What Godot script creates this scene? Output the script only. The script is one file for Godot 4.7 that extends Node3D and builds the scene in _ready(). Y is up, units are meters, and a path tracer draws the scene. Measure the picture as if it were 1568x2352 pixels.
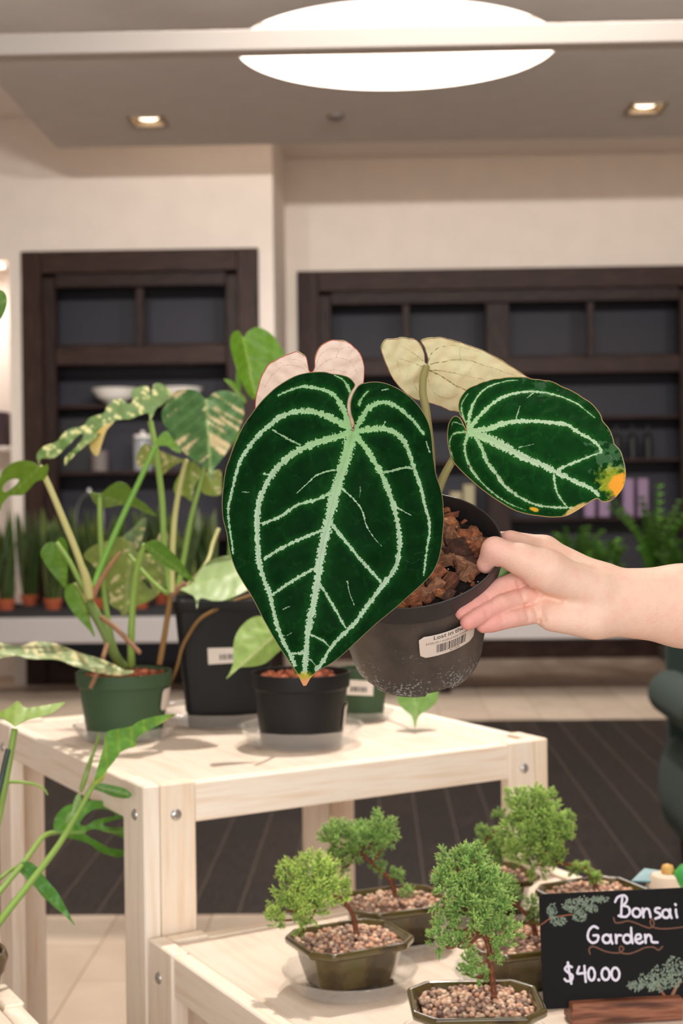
extends Node3D

# ---- the lens of the photograph, used to read places off it at real distances ----
const F := 3200.0
const EYE := Vector3(0.0, 1.3, 0.0)
const YAW := 0.0245
const PITCH := -0.00813
const ROLL := -0.012
var cam_at := Transform3D(Basis(Vector3.UP, YAW) * Basis(Vector3.RIGHT, PITCH) * Basis(Vector3.BACK, ROLL), EYE)
var rng := RandomNumberGenerator.new()
var taken := {}
var M := {}
var wobble := FastNoiseLite.new()

func at(px: float, py: float, d: float) -> Vector3:
	return cam_at * Vector3((px - 784.0) / F * d, -(py - 1176.0) / F * d, -d)

func sight(px: float, py: float) -> Vector3:
	return cam_at.basis * Vector3((px - 784.0) / F, -(py - 1176.0) / F, -1.0)

func on_y(px: float, py: float, y: float) -> Vector3:
	var s := sight(px, py)
	return EYE + s * ((y - EYE.y) / s.y)

func on_z(px: float, py: float, z: float) -> Vector3:
	var s := sight(px, py)
	return EYE + s * ((z - EYE.z) / s.z)

func on_plane(px: float, py: float, p: Plane) -> Vector3:
	var s := sight(px, py)
	return EYE + s * ((p.d - p.normal.dot(EYE)) / p.normal.dot(s))

# ---- a mesh under construction ----
class Shape:
	var v := PackedVector3Array()
	var c := PackedColorArray()
	var uv := PackedVector2Array()
	var ix := PackedInt32Array()
	var tint := Color.WHITE

	func add(p: Vector3, t := Vector2.ZERO) -> int:
		v.append(p)
		c.append(tint)
		uv.append(t)
		return v.size() - 1

	func tri(a: int, b: int, d: int) -> void:
		ix.append(a)
		ix.append(b)
		ix.append(d)

	func quad(a: int, b: int, d: int, e: int) -> void:
		tri(a, b, d)
		tri(a, d, e)

	func flat(pts: Array) -> void:
		var first := v.size()
		for p in pts:
			add(p)
		for k in range(1, pts.size() - 1):
			tri(first, first + k, first + k + 1)

	# closed shapes are turned so that their faces look outwards; normals are averaged over shared corners
	func mesh(closed := true) -> ArrayMesh:
		var n := PackedVector3Array()
		n.resize(v.size())
		if closed:
			var mid := v[0]
			var volume := 0.0
			for k in range(0, ix.size(), 3):
				volume += (v[ix[k]] - mid).dot((v[ix[k + 1]] - mid).cross(v[ix[k + 2]] - mid))
			if volume > 0.0:
				for k in range(0, ix.size(), 3):
					var s := ix[k + 1]
					ix[k + 1] = ix[k + 2]
					ix[k + 2] = s
		for k in range(0, ix.size(), 3):
			var a := v[ix[k]]
			var w := (v[ix[k + 2]] - a).cross(v[ix[k + 1]] - a)
			n[ix[k]] += w
			n[ix[k + 1]] += w
			n[ix[k + 2]] += w
		for k in n.size():
			n[k] = n[k].normalized() if n[k].length_squared() > 1e-24 else Vector3.UP
		var arrays := []
		arrays.resize(Mesh.ARRAY_MAX)
		arrays[Mesh.ARRAY_VERTEX] = v
		arrays[Mesh.ARRAY_NORMAL] = n
		arrays[Mesh.ARRAY_COLOR] = c
		arrays[Mesh.ARRAY_TEX_UV] = uv
		arrays[Mesh.ARRAY_INDEX] = ix
		var m := ArrayMesh.new()
		m.add_surface_from_arrays(Mesh.PRIMITIVE_TRIANGLES, arrays)
		return m

# ---- names, labels and placing ----
func numbered(called: String) -> String:
	taken[called] = taken.get(called, -1) + 1
	return called if taken[called] == 0 else "%s_%03d" % [called, taken[called]]

func tag(o: Node3D, label: String, category: String, group := "", kind := "") -> Node3D:
	o.set_meta("label", label)
	if category:
		o.set_meta("category", category)
	if group:
		o.set_meta("group", group)
	if kind:
		o.set_meta("kind", kind)
	return o

func thing(called: String, label: String, category: String, where: Vector3, group := "") -> Node3D:
	var o := Node3D.new()
	o.name = numbered(called)
	add_child(o)
	o.position = where
	return tag(o, label, category, group)

func part(called: String, m: Mesh, material: Material, parent: Node3D, where := Vector3.ZERO, turn := Basis.IDENTITY) -> MeshInstance3D:
	var o := MeshInstance3D.new()
	o.name = called
	o.mesh = m
	o.material_override = material
	parent.add_child(o, true)
	o.transform = Transform3D(turn, where)
	return o

func solo(called: String, label: String, category: String, m: Mesh, material: Material, where := Vector3.ZERO, turn := Basis.IDENTITY, group := "") -> MeshInstance3D:
	var o := MeshInstance3D.new()
	o.name = numbered(called)
	o.mesh = m
	o.material_override = material
	add_child(o)
	o.transform = Transform3D(turn, where)
	tag(o, label, category, group)
	return o

func setting(called: String, m: Mesh, material: Material, where := Vector3.ZERO, turn := Basis.IDENTITY, label := "") -> MeshInstance3D:
	var o := MeshInstance3D.new()
	o.name = numbered(called)
	o.mesh = m
	o.material_override = material
	add_child(o)
	o.transform = Transform3D(turn, where)
	o.set_meta("kind", "structure")
	if label:
		o.set_meta("label", label)
	return o

# ---- shapes ----
func box(size: Vector3, bevel := 0.002) -> ArrayMesh:
	var s := Shape.new()
	box_into(s, size, bevel, Transform3D())
	return s.mesh(false)

func box_into(s: Shape, size: Vector3, bevel: float, t: Transform3D) -> void:
	var h := size / 2.0
	var b := minf(bevel, minf(h.x, minf(h.y, h.z)) * 0.9)
	var p := func(sx: float, sy: float, sz: float, axis: int) -> Vector3:
		var q := Vector3(sx * (h.x - b), sy * (h.y - b), sz * (h.z - b))
		q[axis] = [sx * h.x, sy * h.y, sz * h.z][axis]
		return q
	var faces := []
	for axis in 3:
		for sg in [-1.0, 1.0]:
			var f := []
			for e in [[-1, -1], [1, -1], [1, 1], [-1, 1]]:
				var g := [0.0, 0.0, 0.0]
				g[axis] = sg
				g[(axis + 1) % 3] = float(e[0])
				g[(axis + 2) % 3] = float(e[1])
				f.append(p.call(g[0], g[1], g[2], axis))
			faces.append(f)
	for axis in 3:
		for e in [[-1, -1], [1, -1], [1, 1], [-1, 1]]:
			var b1: int = (axis + 1) % 3
			var b2: int = (axis + 2) % 3
			var lo := [0.0, 0.0, 0.0]
			lo[axis] = -1.0
			lo[b1] = float(e[0])
			lo[b2] = float(e[1])
			var hi := lo.duplicate()
			hi[axis] = 1.0
			faces.append([p.call(lo[0], lo[1], lo[2], b1), p.call(hi[0], hi[1], hi[2], b1), p.call(hi[0], hi[1], hi[2], b2), p.call(lo[0], lo[1], lo[2], b2)])
	for sx in [-1.0, 1.0]:
		for sy in [-1.0, 1.0]:
			for sz in [-1.0, 1.0]:
				faces.append([p.call(sx, sy, sz, 0), p.call(sx, sy, sz, 1), p.call(sx, sy, sz, 2)])
	for f in faces:
		var mid := Vector3.ZERO
		for q in f:
			mid += q
		if ((f[2] - f[0]) as Vector3).cross(f[1] - f[0]).dot(mid) < 0.0:
			f.reverse()
		var g := []
		for q in f:
			g.append(t * (q as Vector3))
		s.flat(g)

# round bodies: profile of (radius, height) from bottom to top, closed when it starts and ends on the axis or on itself
func lathe(profile: Array, segments := 48, ripple: Variant = null) -> ArrayMesh:
	var s := Shape.new()
	lathe_into(s, profile, segments, Transform3D(), ripple)
	return s.mesh()

func lathe_into(s: Shape, profile: Array, segments: int, t: Transform3D, ripple: Variant = null) -> void:
	var first := s.v.size()
	var rows := profile.size()
	for r in rows:
		var q: Vector2 = profile[r]
		for k in segments + 1:
			var a := TAU * k / segments
			var w := q
			if ripple != null:
				w = ripple.call(q, a, r)
			s.add(t * Vector3(w.x * cos(a), w.y, w.x * sin(a)), Vector2(float(k) / segments, float(r) / (rows - 1)))
	for r in rows - 1:
		for k in segments:
			var a := first + r * (segments + 1) + k
			s.quad(a, a + 1, a + segments + 2, a + segments + 1)

# profile with sharp edges: each inner corner is doubled close by so that shading keeps the edge
func crisp(profile: Array, e := 0.0006) -> Array:
	var out := [profile[0]]
	for k in range(1, profile.size() - 1):
		var a: Vector2 = profile[k - 1]
		var b: Vector2 = profile[k]
		var c: Vector2 = profile[k + 1]
		out.append(b + (a - b).limit_length(e))
		out.append(b + (c - b).limit_length(e))
	out.append(profile[-1])
	return out

func spline(pts: Array, steps := 6, closed := false) -> Array:
	var out := []
	var n := pts.size()
	var last := n if closed else n - 1
	for k in last:
		var p0 = pts[(k - 1 + n) % n] if closed or k > 0 else pts[0]
		var p1 = pts[k]
		var p2 = pts[(k + 1) % n]
		var p3 = pts[(k + 2) % n] if closed or k + 2 < n else pts[n - 1]
		for j in steps:
			var t := float(j) / steps
			out.append(0.5 * ((2.0 * p1) + (p2 - p0) * t + (2.0 * p0 - 5.0 * p1 + 4.0 * p2 - p3) * t * t + (3.0 * p1 - p0 - 3.0 * p2 + p3) * t * t * t))
	if not closed:
		out.append(pts[n - 1])
	return out

func tube_into(s: Shape, path: Array, radii: Array, sides := 8, flat_ratio := 1.0) -> void:
	var n := path.size()
	var first := s.v.size()
	var side := Vector3.ZERO
	for k in n:
		var dir: Vector3 = ((path[mini(k + 1, n - 1)] as Vector3) - (path[maxi(k - 1, 0)] as Vector3)).normalized()
		if k == 0:
			side = dir.cross(Vector3.UP if absf(dir.y) < 0.9 else Vector3.RIGHT).normalized()
		side = (side - dir * side.dot(dir)).normalized()
		var other := dir.cross(side)
		var where := float(k) / maxf(1.0, n - 1) * (radii.size() - 1)
		var r: float = lerpf(radii[floori(where)], radii[mini(floori(where) + 1, radii.size() - 1)], where - floorf(where))
		for j in sides:
			var a := TAU * j / sides
			s.add((path[k] as Vector3) + side * cos(a) * r + other * sin(a) * r * flat_ratio, Vector2(float(j) / sides, float(k) / n))
	for k in n - 1:
		for j in sides:
			var a := first + k * sides + j
			var b := first + k * sides + (j + 1) % sides
			s.quad(a, b, b + sides, a + sides)
	var c0 := s.add(path[0])
	var c1 := s.add(path[n - 1])
	for j in sides:
		s.tri(c0, first + (j + 1) % sides, first + j)
		s.tri(c1, first + (n - 1) * sides + j, first + (n - 1) * sides + (j + 1) % sides)

func tube(path: Array, radii: Array, sides := 8, origin := Vector3.ZERO, steps := 6) -> ArrayMesh:
	var s := Shape.new()
	var smooth := spline(path, steps) if steps > 1 else path
	var moved := []
	for p in smooth:
		moved.append((p as Vector3) - origin)
	tube_into(s, moved, radii, sides)
	return s.mesh()

# ---- materials ----
func mat(called: String, color: Color, rough := 0.6, extra := {}) -> StandardMaterial3D:
	var m := StandardMaterial3D.new()
	m.resource_name = called
	m.albedo_color = color
	m.roughness = rough
	m.metallic_specular = 0.5
	for k in extra:
		m.set(k, extra[k])
	M[called] = m
	return m

func rgb(r: float, g: float, b: float) -> Color:
	return Color(r / 255.0, g / 255.0, b / 255.0)

func lin(r: float, g: float, b: float) -> Color:
	return Color(r / 255.0, g / 255.0, b / 255.0).srgb_to_linear()

func grain(seed_: int, freq: float, ramp: Array, size := 256, octaves := 4) -> NoiseTexture2D:
	var f := FastNoiseLite.new()
	f.seed = seed_
	f.frequency = freq
	f.fractal_octaves = octaves
	f.noise_type = FastNoiseLite.TYPE_SIMPLEX_SMOOTH
	var t := NoiseTexture2D.new()
	t.width = size
	t.height = size
	t.seamless = true
	t.noise = f
	var g := Gradient.new()
	var offsets := PackedFloat32Array()
	var colors := PackedColorArray()
	for k in ramp.size():
		offsets.append(ramp[k][0])
		colors.append(ramp[k][1])
	g.offsets = offsets
	g.colors = colors
	t.color_ramp = g
	return t

func triplanar(m: StandardMaterial3D, tex: Texture2D, scale: Vector3, world := false) -> StandardMaterial3D:
	m.albedo_texture = tex
	m.uv1_triplanar = true
	m.uv1_world_triplanar = world
	m.uv1_scale = scale
	return m

func look(from: Vector3, to: Vector3) -> Basis:
	var z := (from - to).normalized()
	var x := (Vector3.UP if absf(z.y) < 0.99 else Vector3.BACK).cross(z).normalized()
	return Basis(x, z.cross(x), z)

func _ready() -> void:
	rng.seed = 71
	wobble.seed = 5
	wobble.frequency = 1.0
	wobble.fractal_octaves = 3
	camera_and_light()
	materials()
	room()
	lamps()
	cabinets()
	bench_and_stock()
	tables()
	shelf_plants()
	climber()
	bonsai_garden()
	price_sign()
	odds_and_ends()
	anthurium()
	hand()

func camera_and_light() -> void:
	var cam := Camera3D.new()
	cam.name = "camera"
	add_child(cam)
	cam.transform = cam_at
	var lens := CameraAttributesPhysical.new()
	lens.frustum_focal_length = 32.6531
	lens.frustum_focus_distance = 1.14
	lens.exposure_aperture = 5.6
	cam.attributes = lens
	cam.keep_aspect = Camera3D.KEEP_HEIGHT
	cam.fov = rad_to_deg(2.0 * atan(1176.0 / F))
	cam.near = 0.05
	cam.far = 60.0
	cam.current = true
	var e := Environment.new()
	e.background_mode = Environment.BG_COLOR
	e.background_color = Color(0.62, 0.66, 0.72)
	e.background_energy_multiplier = 0.6
	e.tonemap_mode = Environment.TONE_MAPPER_LINEAR
	e.tonemap_exposure = 1.0
	e.sdfgi_enabled = true
	e.ssao_enabled = true
	e.ssil_enabled = true
	var w := WorldEnvironment.new()
	w.name = "surroundings"
	w.environment = e
	add_child(w)
	# daylight of the mall court coming in through the wide shop front behind the photographer
	var day := AreaLight3D.new()
	day.name = "shopfront_daylight"
	day.area_size = Vector2(5.6, 2.5)
	day.area_normalize_energy = true
	day.light_energy = 18.5
	day.light_color = Color(1.0, 0.99, 0.985)
	day.area_range = 30.0
	day.shadow_enabled = true
	add_child(day)
	day.transform = Transform3D(look(Vector3(0.4, 1.72, 3.3), Vector3(0.4, 1.72, -5.0)), Vector3(0.4, 1.72, 3.3))

func materials() -> void:
	var w := mat("wall_paint", rgb(231, 219, 207), 0.85)
	triplanar(w, grain(3, 0.02, [[0.0, Color(0.97, 0.97, 0.97)], [1.0, Color(1, 1, 1)]]), Vector3(0.6, 0.6, 0.6), true)
	mat("ceiling_paint", rgb(226, 214, 204), 0.9)
	var tp := mat("taupe_paint", rgb(206, 196, 186), 0.9)
	triplanar(tp, grain(4, 0.03, [[0.0, Color(0.97, 0.97, 0.97)], [1.0, Color(1, 1, 1)]]), Vector3(0.5, 0.5, 0.5), true)
	mat("white_metal", rgb(186, 180, 175), 0.4)
	mat("grout", rgb(150, 128, 110), 0.9)
	for k in 3:
		var t := mat("tile_%d" % k, [rgb(202, 183, 164), rgb(197, 179, 160), rgb(206, 188, 169)][k], 0.42)
		triplanar(t, grain(10 + k, 0.012, [[0.0, Color(0.93, 0.92, 0.91)], [1.0, Color(1, 1, 1)]]), Vector3(1.3, 1.3, 1.3), true)
		var p := mat("plank_%d" % k, [rgb(47, 38, 34), rgb(43, 35, 31), rgb(51, 41, 36)][k], 0.6, {"metallic_specular": 0.3})
		triplanar(p, grain(20 + k, 0.03, [[0.2, Color(0.72, 0.72, 0.72)], [0.8, Color(1, 1, 1)]]), Vector3(9.0, 9.0, 0.8), true)
	mat("dark_grout", rgb(70, 57, 50), 0.85)
	for k in 4:
		var t := mat("pine_%d" % k, [rgb(254, 243, 228), rgb(253, 240, 222), rgb(255, 245, 231), rgb(251, 236, 216)][k], 0.55)
		triplanar(t, grain(30 + k, 0.016, [[0.0, Color(0.95, 0.9, 0.85)], [0.35, Color(0.985, 0.965, 0.945)], [0.6, Color(1, 1, 1)], [1.0, Color(0.975, 0.95, 0.92)]], 256, 5), Vector3(14.0, 0.9, 14.0))
		t.uv1_offset = Vector3(0.37 * k, 0.21 * k, 0.53 * k)
	var ply := mat("plywood", rgb(240, 224, 208), 0.6)
	triplanar(ply, grain(38, 0.016, [[0.0, Color(0.95, 0.92, 0.89)], [0.5, Color(1, 1, 1)], [1.0, Color(0.97, 0.95, 0.93)]], 256, 5), Vector3(8.0, 0.7, 8.0))
	mat("bolt_steel", rgb(200, 200, 200), 0.25, {"metallic": 0.9})
	for k in 2:
		var t := mat("walnut_%d" % k, [rgb(66, 46, 39), rgb(58, 42, 37)][k], 0.5, {"metallic_specular": 0.3})
		triplanar(t, grain(40 + k, 0.02, [[0.1, Color(0.6, 0.55, 0.52)], [0.9, Color(1, 1, 1)]]), Vector3(8.0, 0.7, 8.0))
	mat("cabinet_back", rgb(62, 60, 66), 0.5, {"metallic_specular": 0.25})
	mat("lamp_white", rgb(255, 250, 244), 0.5, {"emission_enabled": true, "emission": rgb(255, 246, 238), "emission_energy_multiplier": 2.2})
	mat("lamp_warm", rgb(255, 244, 226), 0.5, {"emission_enabled": true, "emission": rgb(255, 236, 208), "emission_energy_multiplier": 5.0})
	mat("lamp_trim", rgb(150, 128, 100), 0.4)
	mat("strip_glow", rgb(255, 246, 240), 0.5, {"emission_enabled": true, "emission": rgb(255, 244, 238), "emission_energy_multiplier": 3.0})

const WALL_Z := -11.35
const BLOCK_Z := -9.98
const PANEL_Y := 3.58
const ROOF_Y := 4.08

func wall_piece(called: String, lo: Vector3, hi: Vector3, m: Material, label := "") -> MeshInstance3D:
	return setting(called, box(hi - lo, 0.0015), m, (lo + hi) / 2.0, Basis.IDENTITY, label)

func room() -> void:
	# floor: a grout bed with the tiles laid on it one by one
	var near_z := on_y(200, 2100, 0).z
	var far_z := on_y(1250, 1652, 0).z
	var floor_ := wall_piece("floor", Vector3(-4.2, -0.12, -11.6), Vector3(5.2, -0.004, 4.0), M.grout, "tiled shop floor with pale tiles and a dark plank band")
	var tile := box(Vector3(0.296, 0.01, 0.596), 0.0015)
	var plank := box(Vector3(0.1435, 0.01, 0.893), 0.0005)
	var lay := func(m: Mesh, called: String, kind: String, x0: float, x1: float, z0: float, z1: float, wide: float, long: float) -> void:
		var col := 0
		var x := x0
		while x < x1 - 0.01:
			var shift := fposmod(col * 0.5, 1.0) * long
			var z := z1 - shift
			while z < z0:
				var lo := maxf(z, z1)
				var hi := minf(z + long, z0)
				if hi - lo > 0.05:
					var o := part(called, m, M["%s_%d" % [kind, rng.randi() % 3]], floor_)
					o.position = Vector3(x + wide / 2.0, -0.0072, (lo + hi) / 2.0) - floor_.position
					o.scale.z = (hi - lo) / long
				z += long
			col += 1
			x += wide
	lay.call(tile, "tile", "tile", -1.43, 0.97, near_z + 1.5, near_z, 0.3, 0.6)
	lay.call(tile, "tile", "tile", -3.53, 4.27, far_z - 0.003, WALL_Z, 0.3, 0.6)
	var band := wall_piece("floor", Vector3(-4.1, -0.006, far_z), Vector3(5.1, -0.0035, near_z - 0.003), M.dark_grout, "dark wood-look plank band across the pale tiled floor")
	var keep := floor_
	floor_ = band
	var x := -2.1
	var col := 0
	while x < 2.6:
		var z := far_z - fposmod(col * 0.38, 1.0) * 0.9
		while z < near_z:
			var lo := maxf(z, far_z)
			var hi := minf(z + 0.9, near_z - 0.003)
			if hi - lo > 0.04:
				var o := part("plank", plank, M["plank_%d" % (rng.randi() % 3)], band)
				o.position = Vector3(x + 0.075, -0.0077, (lo + hi) / 2.0) - band.position
				o.scale.z = (hi - lo) / 0.9
			z += 0.9
		col += 1
		x += 0.15
	floor_ = keep
	# outer shell
	wall_piece("wall_back", Vector3(-4.2, -0.12, WALL_Z - 0.7), Vector3(5.2, 0.02, WALL_Z - 0.02), M.wall_paint)
	wall_piece("wall_left", Vector3(-4.2, 0, -12.0), Vector3(-4.02, ROOF_Y, 4.0), M.wall_paint)
	wall_piece("wall_right", Vector3(5.02, 0, -12.0), Vector3(5.2, ROOF_Y, 4.0), M.wall_paint)
	wall_piece("wall_front", Vector3(-4.02, 0, 3.85), Vector3(-2.5, ROOF_Y, 4.0), M.wall_paint)
	wall_piece("wall_front", Vector3(3.3, 0, 3.85), Vector3(5.02, ROOF_Y, 4.0), M.wall_paint)
	wall_piece("wall_front", Vector3(-2.5, 3.05, 3.85), Vector3(3.3, ROOF_Y, 4.0), M.wall_paint)
	wall_piece("ceiling", Vector3(-4.2, ROOF_Y, -12.1), Vector3(5.2, ROOF_Y + 0.15, 4.0), M.ceiling_paint)
	# white wall block that steps forward, with the niche of the first cabinet
	var a := on_z(47, 578, BLOCK_Z)
	var b := on_z(593, 570, BLOCK_Z)
	var edge := on_z(628, 600, BLOCK_Z).x
	var slot := on_z(19, 598, BLOCK_Z)
	var top := (a.y + b.y) / 2.0
	var back := BLOCK_Z - 0.5
	wall_piece("wall_block", Vector3(b.x, 0, WALL_Z - 0.6), Vector3(edge, ROOF_Y, BLOCK_Z), M.wall_paint, "white wall block stepping forward beside the dark built-in cabinet")
	wall_piece("wall_block", Vector3(-4.02, top, back), Vector3(b.x, ROOF_Y, BLOCK_Z), M.wall_paint)
	wall_piece("wall_block", Vector3(slot.x, 0, back), Vector3(a.x, top, BLOCK_Z), M.wall_paint)
	wall_piece("wall_block", Vector3(-4.02, slot.y, back), Vector3(slot.x, top, BLOCK_Z), M.wall_paint)
	wall_piece("wall_block", Vector3(-4.02, 0, back - 0.15), Vector3(b.x, ROOF_Y, back), M.wall_paint)
	# recessed wall with the niche of the second cabinet
	var c := on_z(681, 625, WALL_Z)
	var ctop := on_z(1100, 617, WALL_Z).y
	var far_x := on_z(1640, 900, WALL_Z).x
	wall_piece("wall_back", Vector3(edge, 0, WALL_Z - 0.6), Vector3(c.x, ROOF_Y, WALL_Z), M.wall_paint)
	wall_piece("wall_back", Vector3(c.x, ctop, WALL_Z - 0.6), Vector3(far_x, ROOF_Y, WALL_Z), M.wall_paint)
	wall_piece("wall_back", Vector3(far_x, 0, WALL_Z - 0.6), Vector3(5.02, ROOF_Y, WALL_Z), M.wall_paint)
	wall_piece("wall_back", Vector3(edge, 0, WALL_Z - 0.75), Vector3(5.02, ROOF_Y, WALL_Z - 0.6), M.wall_paint)
	# lowered taupe ceiling panel with the round light well and the square holes of the downlights
	var corner := on_y(130, 340, PANEL_Y)
	var panel := CSGBox3D.new()
	panel.name = "ceiling_panel"
	var lo := Vector3(corner.x, PANEL_Y, corner.z)
	var hi := Vector3(5.02, PANEL_Y + 0.26, 3.85)
	panel.size = hi - lo
	panel.material = M.taupe_paint
	add_child(panel)
	panel.position = (lo + hi) / 2.0
	panel.set_meta("kind", "structure")
	panel.set_meta("label", "lowered taupe ceiling panel with a round light well")
	var well := CSGCylinder3D.new()
	well.name = "light_well"
	well.operation = CSGShape3D.OPERATION_SUBTRACTION
	well.radius = 1.0
	well.height = 1.0
	well.sides = 96
	well.material = M.ceiling_paint
	panel.add_child(well)
	var middle := on_y(911, 100, PANEL_Y)
	middle = Vector3(middle.x, PANEL_Y, (on_y(911, 205, PANEL_Y).z + on_y(911, -3, PANEL_Y).z) / 2.0)
	var reach := Vector3(on_y(1275, 110, PANEL_Y).x - on_y(546, 122, PANEL_Y).x, 1.0, on_y(911, -3, PANEL_Y).z - on_y(911, 205, PANEL_Y).z) / 2.0
	well.position = middle - panel.position
	well.scale = Vector3(reach.x, 1.0, reach.z)
	var next := Vector3(middle.x, PANEL_Y, -1.2)
	var well2: CSGCylinder3D = well.duplicate()
	well2.name = "second_light_well"
	panel.add_child(well2)
	well2.position = next - panel.position
	for p in lamp_spots():
		var hole := CSGBox3D.new()
		hole.operation = CSGShape3D.OPERATION_SUBTRACTION
		hole.name = "hole"
		hole.size = Vector3(0.17, 0.16, 0.17)
		hole.material = M.lamp_trim
		panel.add_child(hole, true)
		hole.position = p - panel.position
	# the luminous ceilings above the wells: the one in view and the next one over the display tables
	for k in 2:
		var glow := thing("round_ceiling_light", ["large round glowing light well in the taupe ceiling panel", "second round light well, above the display tables out of view"][k], "ceiling light", [middle, next][k] + Vector3(0, 0.262, 0), "round light wells")
		part("diffuser", lathe([Vector2(0.0, 0.0), Vector2(1.02, 0.0), Vector2(1.02, 0.012), Vector2(0.0, 0.012)], 64), M.lamp_white, glow).scale = Vector3(reach.x, 1, reach.z)
		var soft := AreaLight3D.new()
		soft.name = "round_ceiling_lamp"
		soft.area_size = Vector2(1.1, 1.0)
		soft.area_normalize_energy = true
		soft.light_energy = [7.0, 0.8][k]
		soft.light_color = Color(1.0, 0.985, 0.975)
		soft.area_range = 30.0
		soft.shadow_enabled = true
		glow.add_child(soft)
		soft.transform = Transform3D(Basis(Vector3.RIGHT, -PI / 2.0), Vector3(0, -0.02, 0))
	# warm strip lying on top of the panel along its far edge, washing the top of the walls
	var cove := thing("cove_light", "warm strip light hidden on top of the ceiling panel's far edge", "strip light", Vector3(1.3, PANEL_Y + 0.262, corner.z + 0.12))
	part("tube", box(Vector3(6.0, 0.03, 0.04), 0.003), M.lamp_warm, cove, Vector3(0, 0.016, 0))
	var wash := AreaLight3D.new()
	wash.name = "cove_lamp"
	wash.area_size = Vector2(6.0, 0.05)
	wash.area_normalize_energy = true
	wash.light_energy = 1.0
	wash.light_color = Color(1.0, 0.92, 0.85)
	wash.area_range = 20.0
	wash.shadow_enabled = true
	cove.add_child(wash)
	wash.transform = Transform3D(Basis.IDENTITY, Vector3(0, 0.03, -0.03))
	# sprinkler cover
	var s := on_y(771, 265, PANEL_Y)
	solo("smoke_detector", "small grey disc detector on the taupe ceiling panel", "detector", lathe(crisp([Vector2(0, -0.022), Vector2(0.035, -0.022), Vector2(0.05, -0.012), Vector2(0.052, 0.0), Vector2(0, 0)]), 32), mat("detector_grey", rgb(112, 100, 92), 0.6), s)

func lamp_spots() -> Array:
	var a := on_y(340, 278, PANEL_Y)
	var b := on_y(1482, 248, PANEL_Y)
	var out := [a, b]
	for z in [-5.1, -3.0, 0.9]:
		for x in [-1.2, 0.25, 1.8]:
			out.append(Vector3(x, PANEL_Y, z))
	return out

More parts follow.
